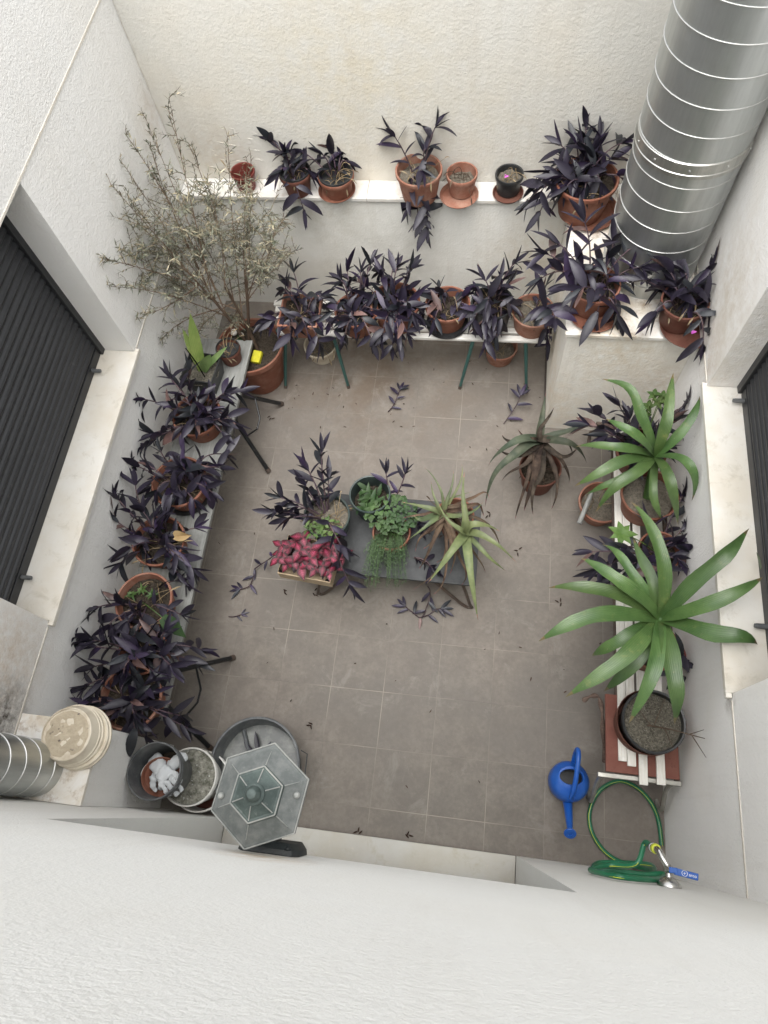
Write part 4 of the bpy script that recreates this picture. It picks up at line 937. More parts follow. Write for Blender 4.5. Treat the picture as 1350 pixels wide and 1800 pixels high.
hp = catmull(path); hp = [Vector((min(q.x, XR - .02), max(q.y, YN + .018), max(q.z, .0145))) for q in hp]
h = thing('garden_hose', 'green garden hose with a yellow stripe looped under the tap', 'hose', (hp[-1].x, hp[-1].y, 0))
m = MB(); m.tube(hp, .0118, 12); m.build('hose_body', M_hose, h, 60)
m = MB(); m.tube([q + Vector((-.005 * math.sin(i * .05), -.004, .0102)) for i, q in enumerate(hp)], .0016, 5); m.build('stripe', M_yel, h, 60)

# ------------------------------------------------------------------ watering can
P = pz(1003, 1373, .17); r = 35 / scl(P); c = Vector((P.x, P.y, 0))
t = thing('watering_can', 'round blue plastic watering can standing on the tiles', 'watering can', c)
m = MB(); n = 48; prof = [(r * .80, 0), (r * .86, .006), (r * .98, .05), (r, .10), (r * .97, .14), (r * .88, .165), (r * .74, .183)]
vs = []; fs = []
for i, (rr_, z) in enumerate(prof):
    for k in range(n): a = 2 * math.pi * k / n; vs.append(c + Vector((rr_ * math.cos(a), rr_ * math.sin(a), z)))
op = [(.62, .046, .192, 0.018), (.58, .042, .186, .018)]
for (fx, fy, z, oy) in ((r * .64, r * .50, .194, .02), (r * .58, r * .38, .196, .02), (r * .55, r * .35, .188, .02), (r * .58, r * .40, .15, .02)):
    for k in range(n): a = 2 * math.pi * k / n; vs.append(c + Vector((fx * math.cos(a), oy + fy * math.sin(a), z)))
R_ = len(prof) + 4
for i in range(R_ - 1):
    for k in range(n): fs.append((i * n + k, i * n + (k + 1) % n, (i + 1) * n + (k + 1) % n, (i + 1) * n + k))
fs.append(tuple(range(n - 1, -1, -1))); m.add(vs, fs); m.build('body', M_blue, t, 50)
m = MB(); m.lathe([(r * .9, 0), (.001, 0.001)], c + Vector((0, 0, .06)), 32); m.build('water', M_black, t)  # black surface: shade inside the can is put into its colour
m = MB(); hb = [c + Vector((.02, r * .80, .12)), c + Vector((.022, r * 1.25, .17)), c + Vector((.024, r * 1.48, .24)), c + Vector((.024, r * 1.2, .275)), c + Vector((.02, r * .6, .268)), c + Vector((.014, 0, .25)), c + Vector((.006, -r * .55, .215)), c + Vector((.002, -r * .78, .175))]
m.tube(catmull(hb, 6), .0135, 12); m.build('handle', M_blue, t, 60)
m = MB(); sp = [c + Vector((0, -r * .80, .06)), c + Vector((-.002, -r * 1.15, .10)), c + Vector((-.006, -r * 1.9, .18)), c + Vector((-.01, -r * 2.32, .23))]
m.tube(catmull(sp, 6), [.03 - .017 * i / 18 for i in range(19)], 16); m.build('spout', M_blue, t, 60)
m = MB(); d = (sp[-1] - sp[-2]).normalized(); m.lathe([(.012, -.02), (.015, -.012), (.031, .008), (.033, .014), (.030, .018), (.012, .019), (.011, .013), (.001, .013)], sp[-1], 24, ax=d); m.build('rose', M_blue, t)

# ------------------------------------------------------------------ right bench with slats and board
ZR = .42
tb = thing('metal_bench', 'narrow metal frame bench with curved tube legs beside the pale wall', 'bench', (2.41, -1.7, 0))
xa, xb = 2.20, 2.605
m = MB(); m.bar((xa - .005, -2.672, ZR - .012), (xb + .005, -2.672, ZR - .012), .022, .03); m.build('end_rail', M_steel, tb, 0, .002)
m = MB(); m.bar((xa - .005, -.56, ZR - .012), (xb + .005, -.56, ZR - .012), .022, .03); m.build('end_rail', M_rust, tb, 0, .002)
for x in (xa + .10, xb - .012):
    m = MB(); m.bar((x, -2.66, ZR - .014), (x, -.572, ZR - .014), .024, .026); m.build('side_rail', M_rust, tb, 0, .002)
for y, sg in ((-2.672, -1), (-.56, 1)):
    for x, ox in ((xa + .02, .0), (xb - .03, .02)):
        m = MB(); f = Vector((x + (.02 if ox else 0), y + sg * .12, .014)); top = Vector((x, y, ZR - .03))
        m.tube(catmull([top, top + Vector((0, sg * .03, -.12)), f + Vector((0, -sg * .005, .10)), f + Vector((0, -sg * .01, .03)), f + Vector((0, -sg * .05, .0))], 6), .0115, 10); m.build('leg', M_steel if sg < 0 else M_rust, tb, 60)
m = MB(); m.box((2.232, -2.655, ZR), (2.598, -2.26, ZR + .02)); tag(m.build('board', M_board, None, 0, .003, loc=(2.41, -2.45, ZR)), 'terracotta red board lying across the end of the metal bench', 'board')
for (u0, v0, u1, lb) in ((1095, 1338, 1083, 'white slat nearest the watering can on the metal bench'), (1111, 1347, 1100, 'white slat second from the watering can side, slightly longer'), (1132, 1380, 1126, 'white slat jutting past the board edge, third from the can'), (1163, 1380, 1160, 'white slat jutting past the board, closest to the pale wall')):
    a = pz(u0, v0, ZR + .036); wd = .043; m = MB(); m.box((a.x - wd / 2, a.y, ZR + .0205), (a.x + wd / 2, -.60, ZR + .036)); o = m.build('white_slat', M_slaty, None, 0, .003, loc=(a.x, -1.6, ZR + .021)); tag(o, lb, 'slat', 'white slats on the metal bench')
ZS = ZR + .037
p = pot(PN, 'purple heart at the pillar end of the metal bench with a minty sprig', 'potted plant', 1128, 790, 44, ZS, .17, M_terrad, group=G_P)
purple(p, [(1052, 728, .14), (1032, 748, .08), (1086, 710, .18), (1105, 735, .15), (1203, 712, .14), (1172, 742, .12), (1066, 765, .05), (1190, 735, .1)], 5, .16, 8, 1.0)
lm = MB()
for (u, v, dz) in ((1150, 692, .22), (1140, 712, .16), (1158, 705, .18), (1135, 728, .12), (1165, 695, .2)):
    q = pz(u, v, ZS + .17 + dz)
    for k in range(7): a = k * 1.3; leaf(lm, q + Vector((0, 0, -.012 * (k // 2))), (math.cos(a), math.sin(a), .2), (0, 0, 1), rnd.uniform(.035, .05), .026, .5, .2, (.8, .85, .7), 5, 'ovate')
    lm.tube(bez(Vector((p.location.x, p.location.y, p['_z'])), (p.location + q) / 2 + Vector((0, .02, .12)), q, 6), .0025, 5, (1, .9, .7), False)
lm.build('mint_sprig', M_weed, p, 60, clamp=True)

def strap(t, b0, leaves, mat, name, W=.075, shape='strap', fold=.28, tint=None, n=14):
    lm = MB()
    for L in leaves:
        u1, v1, dz1, u2, v2, dz2, wk = L; mid = keep(pz(u1, v1, b0.z + dz1), .03); tip = keep(pz(u2, v2, b0.z + dz2), .012)
        ctl = mid * 2 - (b0 + tip) / 2; pts = bez(b0, ctl, tip, n); sw = rnd.uniform(-.022, .022); sp = rnd.uniform(3, 7); sv = (tip - b0).cross(Vector((0, 0, 1))).normalized()
        pts = [q + (sv * sw * math.sin(sp * i / n) + Vector((0, 0, .008 * math.sin(sp * 1.7 * i / n)))) * min(1, i / n * 2) * W / .07 for i, q in enumerate(pts)]
        tn = tint or (lambda: (lambda s: (s * rnd.uniform(.9, 1.1), s, s * .95))(rnd.uniform(.8, 1.2)))
        cc = tn(); rows = []; ww = W * wk
        prof = {'strap': lambda f: .42 + .58 * math.sin(math.pi * min(1, f * 1.02 + .02) ** .8) if f < .6 else max(0, (1 - ((f - .55) / .45) ** 1.55)) * .99, 'taper': lambda f: (1 - f) ** .8 * (.9 + .1 * f), 'aloe': lambda f: (1 - f ** 1.4)}[shape]
        roll = rnd.uniform(-.35, .35)
        for i, P in enumerate(pts):
            d = (pts[min(i + 1, n)] - pts[max(i - 1, 0)]).normalized(); sd = d.cross(Vector((0, 0, 1)))
            sd = sd.normalized() if sd.length > .05 else d.orthogonal().normalized()
            if rows and sd.dot(rows[-1][5]) < 0: sd = -sd
            f = i / n; sd2 = Matrix.Rotation(roll * f, 3, d) @ sd; nm = sd2.cross(d).normalized(); nm = nm if nm.z > 0 else -nm
            wv = ww / 2 * prof(f); wy = 1 + .05 * math.sin(f * 17 + roll * 9)
            rows.append((P - sd2 * wv * wy + nm * wv * fold, P - sd2 * wv * .5 + nm * wv * fold * .28, P, P + sd2 * wv * .5 + nm * wv * fold * .28, P + sd2 * wv * wy + nm * wv * fold, sd))
        b = len(lm.v); lm.v += [q for r_ in rows for q in r_[:5]]
        for i in range(n):
            for j in range(4):
                lm.f.append((b + i * 5 + j, b + i * 5 + j + 1, b + i * 5 + 5 + j + 1, b + i * 5 + 5 + j)); lm.uv.append([(j / 4, i / n), ((j + 1) / 4, i / n), ((j + 1) / 4, (i + 1) / n), (j / 4, (i + 1) / n)])
                lm.c.append(tuple(x_ * k_ for x_, k_ in zip(cc, (2.2, .95, 1.5) if i >= n - 1 else (1, 1, 1)))); lm.m.append(0)
    return lm
p = pot('potted_plant', 'strap leaved green plant nearest the pillar, in a terracotta pot on the bench', 'potted plant', 1143, 868, 50, ZS, .2, M_terra, M_soilg)
b0 = pz(1152, 803, .80)
L1 = [(1118, 710, .22, 1060, 663, .20, 1.0), (1170, 732, .25, 1187, 656, .26, 1.0), (1204, 752, .2, 1242, 697, .22, .85), (1112, 762, .2, 1065, 736, .16, .95), (1082, 784, .16, 1010, 790, .02, .95), (1080, 818, .14, 1008, 852, -.02, 1.05), (1105, 840, .12, 1047, 900, -.1, 1.05), (1214, 818, .18, 1238, 884, -.02, .9), (1178, 850, .14, 1192, 926, -.1, 1.0), (1150, 872, .0, 1161, 916, -.15, .75), (1082, 846, .03, 1028, 868, -.12, .7)]
strap(p, b0, L1, M_crin, 'foliage', .064).build('foliage', M_crin, p, 60, clamp=True)
m = MB(); m.tube([Vector((p.location.x, p.location.y, p['_z'])), b0 + Vector((0, 0, .01))], [.03, .024], 12, (.8, .9, .7)); m.build('stalk', M_crin, p, 60)
# pot with pale rim on the floor behind the bench
p = pot('plant_pot', 'broad terracotta bowl on the floor with a grey stake across it', 'pot', 1058, 882, 40, 0, .2, M_terral, M_soilg, tap=.62, depth=.06); drystuff(p, 6, 1.0)
m = MB(); a = pz(1018, 920, .21); b = pz(1040, 866, .26); m.tube([a, b], [.016, .013], 10, None); tag(m.build('stake', M_plank, None, loc=a), 'short grey green stake leaning on the broad terracotta bowl', 'stake')
p = pot(PN, 'purple heart between the two strap leaved plants on the metal bench', 'potted plant', 1160, 968, 38, ZS, .17, M_terra, group=G_P)
purple(p, [(1200, 872, .02), (1200, 930, .02), (1190, 960, .04), (1040, 970, .08), (1052, 1000, .02), (1102, 960, .1), (1195, 985, .05), (1130, 1000, .05), (1075, 1015, .0)], 5, .16, 8, 1.0)
lm = MB(); q = pz(1093, 938, ZS + .28)
for k in range(7): a = k * .9; leaf(lm, q, (math.cos(a), math.sin(a), .25), (0, 0, 1), rnd.uniform(.07, .095), .042, .45, .2, (1.1, 1.25, .8), 6, 'ovate')
lm.tube(bez(Vector((p.location.x, p.location.y, p['_z'])), (p.location + q) / 2 + Vector((0, 0, .12)), q, 6), .003, 5, (1, 1, .8)); lm.build('bright_sprig', M_weed, p, 60)
p = pot('potted_plant', 'largest strap leaved green plant, its leaves arching over the window sill', 'potted plant', 1150, 1135, 44, ZS, .2, M_terra, M_soil)
b0 = pz(1161, 1088, .93)
L2 = [(1058, 1038, .16, 964, 1031, .06, 1.05), (1092, 1018, .2, 1018, 984, .12, 1.0), (1160, 968, .24, 1109, 882, .18, 1.0), (1108, 1002, .14, 1058, 957, .05, .8), (1137, 1010, .12, 1120, 946, .06, .8), (1245, 1000, .30, 1320, 929, .32, 1.05), (1258, 1058, .30, 1342, 1015, .28, 1.0), (1262, 1112, .26, 1330, 1138, .22, 1.2), (1042, 1088, .2, 944, 1121, .08, 1.1), (1085, 1122, .05, 1041, 1154, -.12, .9), (1088, 1158, .16, 995, 1229, .02, 1.1), (1116, 1160, .1, 1064, 1218, -.1, .95), (1143, 1172, .16, 1108, 1273, .0, 1.0), (1184, 1178, .16, 1185, 1274, -.02, 1.15)]
strap(p, b0, L2, M_crin, 'foliage', .070).build('foliage', M_crin, p, 60, clamp=True)
m = MB(); m.tube([Vector((p.location.x, p.location.y, p['_z'])), b0 + Vector((0, 0, .01))], [.036, .026], 12, (.8, .9, .7)); m.build('stalk', M_crin, p, 60)
lm = MB(); q = pz(1336, 1000, 1.22); leaf(lm, keep(q), (-.3, .8, .5), (1, 0, .4), .08, .05, .1, .4, (.9, 1, .9), 6); lm.build('curled_tip', M_crin, p, 60)
p2 = p
p = pot(PN, 'small purple heart half hidden below the largest strap leaved plant', 'potted plant', 1180, 1150, 26, ZS, .14, M_maroon, group=G_P)
purple(p, [(1192, 1150, .04), (1196, 1172, -.02), (1186, 1190, -.05)], 0, .1, 3, .9)
p = pot('plant_pot', 'black pot of gritty soil with one bare forked twig', 'pot', 1150, 1268, 55, ZR + .037, .2, M_black, M_grav, tap=.84, depth=.035, rim=.04)
m = MB(); cc = p.location; rr_ = p['_r']; m.lathe([(rr_ * .86, .0), (rr_ * .90, .02), (rr_ * 1.01, .155), (rr_ * 1.02, .155), (rr_ * 1.03, .15), (rr_ * .92, .005)], cc + Vector((-.012, 0, .0)), 44); m.build('outer_pot', M_terrad, p)
m = MB(); z = p['_z']; a = pz(1138, 1275, z + .01); e = pz(1283, 1303, z + .16); e = keep(e); k1 = a.lerp(e, .4) + Vector((0, 0, .03)); m.tube(catmull([a, k1, a.lerp(e, .75) + Vector((0, 0, .012)), e], 6), [.0045 - .0028 * i / 18 for i in range(19)], 7, (.8, .75, .75))
for q, u, v in ((.72, 1258, 1285), (.76, 1270, 1335), (.05, 1118, 1240), (.1, 1170, 1225), (.3, 1185, 1318)):
    s_ = a.lerp(e, q) + Vector((0, 0, .014)); m.tube([s_, keep(pz(u, v, s_.z + .02))], [.0028, .0012], 6, (.8, .75, .75))
m.build('bare_twig', M_twig, p, 60)
# dead hooked branch
bp = [pz(1025, 1232, .30), pz(1038, 1224, .33), pz(1052, 1226, .35), pz(1058, 1250, .36), pz(1060, 1290, .30), pz(1063, 1338, .16)]
m = MB(); m.tube(catmull(bp, 6), [.011 + .004 * math.sin(i * .9) for i in range(31)], 9); tag(m.build('dead_branch', M_stick, None, 60, loc=bp[-1]), 'dark hooked dead branch leaning at the terracotta red board', 'branch')

# ------------------------------------------------------------------ agave on the floor
p = pot('potted_plant', 'half dead agave with brown drooping leaves standing on the tiles', 'potted plant', 950, 822, 37, 0, .22, M_terrad, M_soil)
b0 = Vector((p.location.x + .0, p.location.y + .02, .34)); b0 = pz(948, 775, .36)
AL = [(952, 735, .08, 960, 690, .1, .85), (895, 778, .12, 858, 822, -.12, 1.0), (893, 808, .08, 853, 892, -.22, 1.15), (1000, 757, .08, 1040, 738, .04, .8), (1003, 785, .1, 1032, 815, -.14, .9)]
strap(p, b0, AL, M_agave, 'leaf', .07, 'aloe', .45).build('foliage', M_agave, p, 60, clamp=True)
DL = [(935, 835, .04, 925, 900, -.18, .9), (950, 840, .05, 930, 860, -.1, .7), (985, 775, .06, 1008, 800, -.1, .7), (905, 775, .04, 882, 765, -.05, .6), (975, 840, .0, 970, 895, -.2, .5), (920, 850, .0, 908, 915, -.25, .45), (960, 775, .08, 1000, 770, .0, .7), (930, 770, .06, 910, 755, .0, .6), (915, 800, .07, 872, 790, .0, .8), (985, 800, .05, 1015, 790, -.06, .7), (940, 850, .02, 938, 905, -.2, .6), (920, 815, .05, 885, 850, -.12, .6), (955, 745, .08, 975, 715, .02, .5), (990, 815, .02, 1000, 850, -.18, .5)]
strap(p, b0, DL, M_dead, 'leaf', .085, 'taper', .6).build('dead_leaves', M_dead, p, 60, clamp=True)
drystuff(p, 12, 1.25, .15, M_dry)

# ------------------------------------------------------------------ centre table
ZM = .40
tb = thing('slate_table', 'low table with a dark slate top in the middle of the yard', 'table', (1, -1.45, 0))
m = MB(); m.box((.50, -1.70, ZM - .022), (1.505, -1.175, ZM), rot=Matrix.Rotation(-.01, 3, 'Z')); m.build('table_top', M_slate, tb, 0, .003)
for x, sg in ((.56, -1), (1.42, 1)):
    for y, s2 in ((-1.66, -1), (-1.22, 1)):
        f = Vector((x + sg * .07, y + s2 * .065, .012)); m = MB()
        m.tube(catmull([Vector((x + .05 * -sg, y, ZM - .026)), Vector((x, y + s2 * .01, ZM - .07)), f + Vector((-sg * .01, 0, .05)), f, f + Vector((-sg * .06, -s2 * .005, .03)), Vector((x - sg * .20, y, ZM - .03))], 5), .010, 9); m.build('leg', M_rust, tb, 60)
# crate
cx = pz(545, 985, ZM + .05); t = thing('wooden_crate', 'small wooden crate of magenta leaved plants on the slate table', 'crate', (cx.x, cx.y, ZM))
hx, hy, hh = .165, .125, .085; Rz = Matrix.Rotation(-.1, 3, 'Z'); cc = Vector((cx.x, cx.y, ZM))
def cb(a, b):
    m = MB(); m.box(a, b); m.v = [cc + Rz @ v for v in m.v]; return m
cb((-hx, -hy, .002), (hx, hy, .008)).build('bottom', M_crate, t, 0)
for nm, a, b in (('side_board', (-hx, -hy, .0085), (hx, -hy + .007, hh)), ('side_board', (-hx, hy - .007, .0085), (hx, hy, hh)), ('side_board', (-hx, -hy + .008, .0085), (-hx + .007, hy - .008, hh)), ('side_board', (hx - .007, -hy + .008, .0085), (hx, hy - .008, hh))): cb(a, b).build(nm, M_crate, t, 0, .001)
for sx in (-1, 1):
    for sy in (-1, 1):
        m = MB(); x0, y0_ = sx * (hx - .0075), sy * (hy - .0075); vs = [(x0, y0_, .009), (x0 - sx * .026, y0_, .009), (x0, y0_ - sy * .026, .009)]; vs = [cc + Rz @ Vector(v) for v in vs] + [cc + Rz @ (Vector(v) + Vector((0, 0, hh + .006))) for v in vs]
        m.add(vs, [(0, 1, 2), (3, 4, 5), (0, 1, 4, 3), (1, 2, 5, 4), (2, 0, 3, 5)]); m.build('corner_post', M_straw, t, 0)
k = 0
for (u, v, lb, tt) in ((522, 975, 'magenta leaved plant at the outer end of the crate', 0), (572, 985, 'magenta leaved plant at the inner end of the crate', 1)):
    P = pz(u, v, ZM + .10); t = thing('potted_plant', lb, 'potted plant', (P.x, P.y, ZM + .0095), 'magenta plants in the crate')
    m = MB(); m.lathe(pot_prof(.062, .085, .78, .015, depth=.015), Vector((P.x, P.y, ZM + .0095)), 28); m.build('pot', M_black, t)
    m = MB(); ground_soil(m, Vector((P.x, P.y, 0)), .05, ZM + .08); m.build('soil', M_soil, t, 60)
    lm = MB(); sm = MB()
    for j in range(13):
        a = j * 2.4; rr_ = .03 + .085 * math.sqrt(j / 13); q = Vector((P.x + rr_ * math.cos(a), P.y + rr_ * math.sin(a) * .9, ZM + .14 + rnd.uniform(-.02, .06) - rr_ * .3))
        sm.tube(bez(Vector((P.x, P.y, ZM + .08)), Vector((P.x + rr_ * .4 * math.cos(a), P.y + rr_ * .4 * math.sin(a), q.z)), q, 5), .002, 5, (.9, .6, .6), False)
        for e in range(3):
            a2 = a + e * 2.1 + rnd.uniform(-.4, .4); s_ = rnd.uniform(.6, 1.2); L_ = rnd.uniform(.055, .09)
            leaf(lm, q, (math.cos(a2), math.sin(a2), .1), (0, 0, 1), L_, L_ * .66, rnd.uniform(.3, .9), .18, (s_ * .78, s_ * .62, s_ * .7), 6, 'ovate')
    sm.build('stem', M_pstem, t, 60); lm.build('foliage', M_pink, t, 60)
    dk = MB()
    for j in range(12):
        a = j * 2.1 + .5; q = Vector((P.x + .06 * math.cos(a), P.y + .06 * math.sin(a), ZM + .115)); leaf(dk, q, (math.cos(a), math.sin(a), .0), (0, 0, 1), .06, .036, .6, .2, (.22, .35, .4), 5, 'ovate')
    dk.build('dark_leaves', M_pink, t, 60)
p = pot(PN, 'dark green pot of weeds with long purple shoots reaching off the slate table', 'potted plant', 574, 906, 42, ZM, .2, M_green, M_soilg, group=G_P, depth=.03)
purple(p, [(565, 795, .24), (540, 824, .18), (493, 875, .12), (482, 900, .08), (505, 912, .08), (578, 838, .14), (616, 1030, -.12), (602, 962, .0), (520, 890, .1), (535, 850, .1)], 0, .1, 12, .95)
lm = MB()
for k in range(60):
    q = pz(570 + max(-32, min(32, rnd.gauss(0, 18))), 925 + max(-18, min(18, rnd.gauss(0, 11))), ZM + .19 + rnd.uniform(0, .05)); a = rnd.random() * 6.28; s_ = rnd.uniform(.7, 1.2); leaf(lm, q, (math.cos(a), math.sin(a), .5), (0, 0, 1), rnd.uniform(.03, .05), .017, .5, .2, (s_, s_, s_ * .8), 4, 'ovate')
for k in range(14):
    q = pz(570 + rnd.gauss(0, 18), 918 + rnd.gauss(0, 10), ZM + .172); lm.tube([q, q + Vector((rnd.uniform(-.03, .03), rnd.uniform(-.03, .03), .05))], .0015, 4, (1, 1, .8), False)
lm.build('weeds', M_weed, p, 60)
p = pot('potted_plant', 'leaning dark green pot with a few mottled green leaves', 'potted plant', 650, 868, 37, ZM, .22, M_green, M_soil, tap=.78, depth=.10)
lm = MB()
for k in range(26):
    a = rnd.random() * 6.28; rr_ = rnd.uniform(0, .075); q = Vector((p.location.x + rr_ * math.cos(a) - .01, p.location.y + rr_ * math.sin(a), p['_z'] + rnd.uniform(.0, .06))); s_ = rnd.uniform(.6, 1.15); a2 = rnd.random() * 6.28
    leaf(lm, q, (math.cos(a2), math.sin(a2), .9), (math.cos(a2 + 3), math.sin(a2 + 3), .5), rnd.uniform(.06, .10), .03, .6, .3, (s_, s_, s_ * 1.1), 5, 'ovate')
lm.build('foliage', M_oxa, p, 60)
sm = MB(); lm = MB(); 
for (u, v, dz) in ((678, 828, .06), (713, 830, .08)): pstem(lm, sm, pz(690, 885, ZM + .1), pz(u, v, ZM + .22 + dz), .02, .05, .75, .35)
sm.build('stem', M_pstem, p, 60); lm.build('purple_shoots', M_purple, p, 60)
p = pot('potted_plant', 'small clover like plant with a feathery fern trailing to the table edge', 'potted plant', 688, 935, 34, ZM, .14, M_terra, M_soil, depth=.02)
lm = MB(); c = p.location
for k in range(130):
    a = rnd.random() * 6.28; rr_ = .15 * math.sqrt(rnd.random()); q = pz(690 + 48 * (rr_ / .15) * math.cos(a), 905 + 34 * (rr_ / .15) * math.sin(a), ZM + .2 + .05 * rnd.random() - rr_ * .25); s_ = rnd.uniform(.65, 1.3)
    for e in range(3): a2 = k + e * 2.1; leaf(lm, q, (math.cos(a2), math.sin(a2), .15), (0, 0, 1), .02, .021, .4, .15, (s_, s_, s_ * .85), 3, 'ovate')
    if k % 3 == 0: lm.tube([Vector((c.x + rnd.uniform(-.04, .04), c.y + rnd.uniform(-.04, .04), p['_z'])), q], .0012, 4, (1, 1, .7), False)
lm.build('clover_foliage', M_oxa, p, 60)
lm = MB()
for k in range(85):
    u = 636 + 84 * rnd.random(); a = pz(660 + 50 * (u - 636) / 84, 938, ZM + .15); e = pz(u, 985 + rnd.uniform(-25, 55), ZM + .05 + rnd.uniform(-.03, .05)); pts = bez(a, (a + e) / 2 + Vector((0, -.03, .07)), e, 9)
    s_ = rnd.uniform(.6, 1.5); lm.tube(pts, .0009, 3, (s_, s_, s_), False)
    for i in range(2, 10):
        for e2 in range(5):
            a2 = rnd.random() * 6.28; d = Vector((math.cos(a2), math.sin(a2), rnd.uniform(-.4, .5))); leaf(lm, pts[i], d, (0, 0, 1), rnd.uniform(.012, .022), .0024, .2, 0, (s_, s_, s_), 1, 'needle')
lm.build('trailing_fern', M_fern, p, 0)
p = pot('potted_plant', 'spiky pale aloe with long curling leaves on the slate table', 'potted plant', 800, 905, 34, ZM, .2, M_terra, M_soilg)
b0 = pz(818, 938, ZM + .33); b1 = pz(778, 905, ZM + .28)
AA = [(816, 895, .12, 818, 828, .14, .9), (840, 918, .08, 880, 938, -.02, 1.05), (860, 948, .08, 908, 988, -.04, .95), (828, 1010, .04, 840, 1092, -.18, 1.05), (790, 975, .06, 752, 1025, -.08, 1.05), (800, 925, .1, 772, 880, .08, .7), (858, 975, .02, 888, 1005, -.14, .6)]
lm1 = strap(p, b0, AA, M_aloe, 'foliage', .054, 'aloe', .35, lambda: (lambda s: (s, s, s * .9))(rnd.uniform(.85, 1.35)))
AB = [(745, 912, .06, 728, 905, .05, 1.0), (765, 880, .08, 760, 845, .08, .6), (790, 870, .1, 795, 825, .12, .6), (750, 890, .06, 705, 882, .02, .9), (790, 880, .06, 830, 862, .02, .5), (772, 855, .12, 745, 820, .1, .4), (820, 905, .08, 850, 880, .02, .7), (750, 925, .06, 715, 950, -.04, .7), (805, 850, .12, 812, 815, .1, .4)]
lm2 = strap(p, b1, AB, M_aloe, 'foliage', .047, 'aloe', .35)
n0 = len(lm1.v); lm1.v += lm2.v; lm1.f += [tuple(i + n0 for i in f) for f in lm2.f]; lm1.uv += lm2.uv; lm1.c += lm2.c; lm1.m += lm2.m
lm1.build('foliage', M_aloe, p, 60)
DD = [(770, 940, .0, 742, 965, -.1, .6), (790, 965, -.02, 770, 990, -.14, .6), (812, 985, -.06, 808, 1030, -.2, .5), (750, 935, .0, 730, 970, -.12, .5), (795, 890, .05, 835, 885, -.02, .6), (830, 890, .04, 850, 905, -.05, .7), (775, 985, -.1, 728, 1040, -.22, .3), (850, 920, .05, 880, 960, -.1, .5), (760, 960, -.02, 735, 1000, -.16, .6), (785, 1000, -.1, 760, 1045, -.2, .4), (830, 960, .0, 850, 1010, -.15, .5), (748, 900, .03, 708, 915, -.03, .6), (800, 950, .02, 790, 1010, -.18, .6), (835, 870, .06, 862, 880, .0, .5), (770, 925, .03, 738, 940, -.06, .7)]
strap(p, b1, DD, M_dry, 'dead', .06, 'taper', .7).build('dead_leaves', M_dry, p, 60, clamp=True)
m = MB(); m.tube([Vector((p.location.x, p.location.y, p['_z'])), b0], [.014, .012], 8, (.6, .55, .45)); m.tube([Vector((p.location.x, p.location.y, p['_z'])), b1], [.014, .012], 8, (.6, .55, .45)); m.build('stalk', M_dry, p, 60)
drystuff(p, 14, 1.6, .15, M_dry)
for lb_, a_, b_ in (('limp purple stem lying on the slate table just behind the clover pot', (718, 900), (745, 922)), ('limp purple stem lying on the slate table in front of the aloe', (728, 980), (762, 1000))):
    lm = MB(); sm = MB(); o = thing('purple_cutting', lb_, 'cutting', pz(*a_, ZM)); pstem(lm, sm, pz(*a_, ZM + .02), pz(*b_, ZM + .025), .02, .035, .7, .1); sm.build('stem', M_pstem, o, 60); lm.build('leaves', M_purple, o, 60)
pstem(lm, sm, pz(720, 900, ZM + .02), pz(735, 925, ZM + .03), .02, .03, .7, .1); pstem(lm, sm, pz(730, 980, ZM + .02), pz(760, 1000, ZM + .015), .02, .04, .7, .1); sm.build('stem', M_pstem, o, 60); lm.build('leaves', M_purple, o, 60)

# ------------------------------------------------------------------ cuttings and litter on the tiles
def cutting(label, pts, lsc=.8, dens=.05):
    P = [pz(u, v, z) for u, v, z in pts]; o = thing('purple_cutting', label, 'cutting', Vector((P[0].x, P[0].y, 0))); lm = MB(); sm = MB(); cp = catmull(P, 6)
    sm.tube(cp, .0038, 6, (.8, .8, .8)); side = 1
    L = 0
    for i in range(1, len(cp)):
        L += (cp[i] - cp[i - 1]).length
        if L > dens:
            L = 0; d = (cp[i] - cp[i - 1]).normalized(); sd = d.cross(Vector((0, 0, 1))); Lf = rnd.uniform(.08, .12) * lsc
            leaf(lm, cp[i], d * .6 + sd * side + Vector((0, 0, .25)), (0, 0, 1), Lf, Lf * .25, .6, .4, tuple(x * 1.5 for x in ptint()), 5); side = -side
    d = (cp[-1] - cp[-2]).normalized()
    for q in (-.7, .1, .8): Lf = rnd.uniform(.09, .12) * lsc; leaf(lm, cp[-1], d + d.cross(Vector((0, 0, 1))) * q + Vector((0, 0, .15)), (0, 0, 1), Lf, Lf * .25, .4, .4, tuple(x * 1.5 for x in ptint()), 5)
    sm.build('stem', M_pstem, o, 60); lm.build('leaves', M_purple, o, 60, clamp=True)
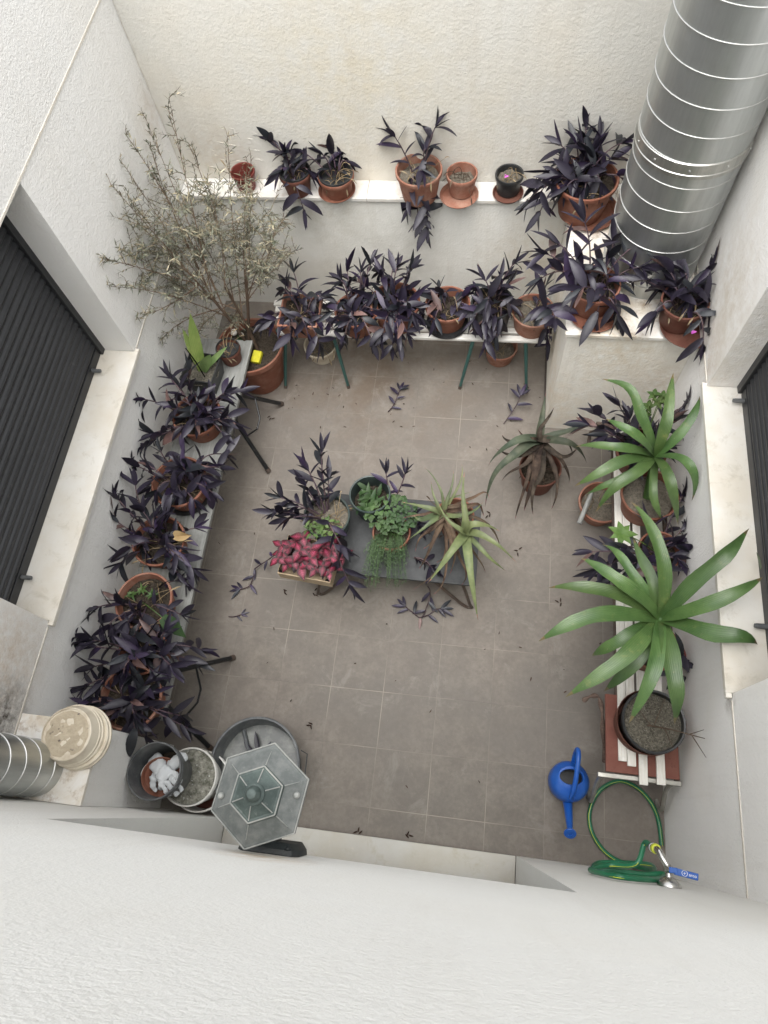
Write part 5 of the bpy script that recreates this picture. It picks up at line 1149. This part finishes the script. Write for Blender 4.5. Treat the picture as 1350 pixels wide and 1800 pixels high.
cutting('fallen purple sprig on the tiles before the white slat bench', [(682, 724, .01), (692, 712, .02), (698, 698, .03), (703, 685, .03)], .85, .035)
cutting('upright purple sprig on the tiles between pillar and agave', [(885, 745, .01), (896, 730, .03), (908, 712, .06), (915, 695, .08)], 1.0, .045)
cutting('long straggling purple stem trailing from the crate to the tiles', [(484, 975, .2), (470, 985, .1), (448, 1000, .03), (447, 1010, .02), (438, 1030, .02), (422, 1036, .015)], .8, .05)
cutting('loose purple sprig by the long stem near the plank bench', [(402, 1084, .008), (412, 1084, .012), (424, 1080, .01)], .5, .05)
cutting('forked purple stem hanging to the tiles below the aloe', [(752, 1030, .12), (756, 1045, .06), (742, 1084, .02), (725, 1076, .02), (712, 1066, .02)], .85, .045)
cutting('small forked purple stem beside the hanging one below the aloe', [(742, 1085, .012), (755, 1080, .02), (765, 1072, .03), (775, 1070, .03)], .9, .035)
lit = MB(); lt = []
for k in range(70):
    if k < 45: u, v = rnd.uniform(480, 960), rnd.uniform(590, 760)
    else: u, v = rnd.uniform(380, 1080), rnd.uniform(760, 1480)
    q = pz(u, v, .006)
    if q.y > .6 or q.y < YN + .05 or q.x < -.5: continue
    a = rnd.random() * 6.28; s_ = rnd.uniform(.2, .9); leaf(lit, q, (math.cos(a), math.sin(a), .1), (0, 0, 1), rnd.uniform(.008, .03), rnd.uniform(.004, .008), rnd.uniform(-.3, .3), .5, (s_, s_ * .85, s_ * .8), 4)
for (u, v) in ((500, 1040), (910, 970), (475, 735), (985, 1060), (860, 905), (553, 1042), (625, 1470), (632, 1465), (715, 1470), (548, 1274)):
    for k in range(3): q = pz(u + rnd.uniform(-4, 4), v + rnd.uniform(-4, 4), .006); a = rnd.random() * 6.28; leaf(lit, q, (math.cos(a), math.sin(a), .2), (0, 0, 1), .03, .009, .3, .5, (.35, .28, .28), 4)
o = lit.build('leaf_litter', M_dry, None, 0); o['kind'] = 'stuff'; o['label'] = 'scattered dry leaf crumbs on the tiles'; o['category'] = 'leaf litter'
for o in bpy.data.objects:
    for k in ('_r', '_z', '_rim'):
        if k in o: del o[k]
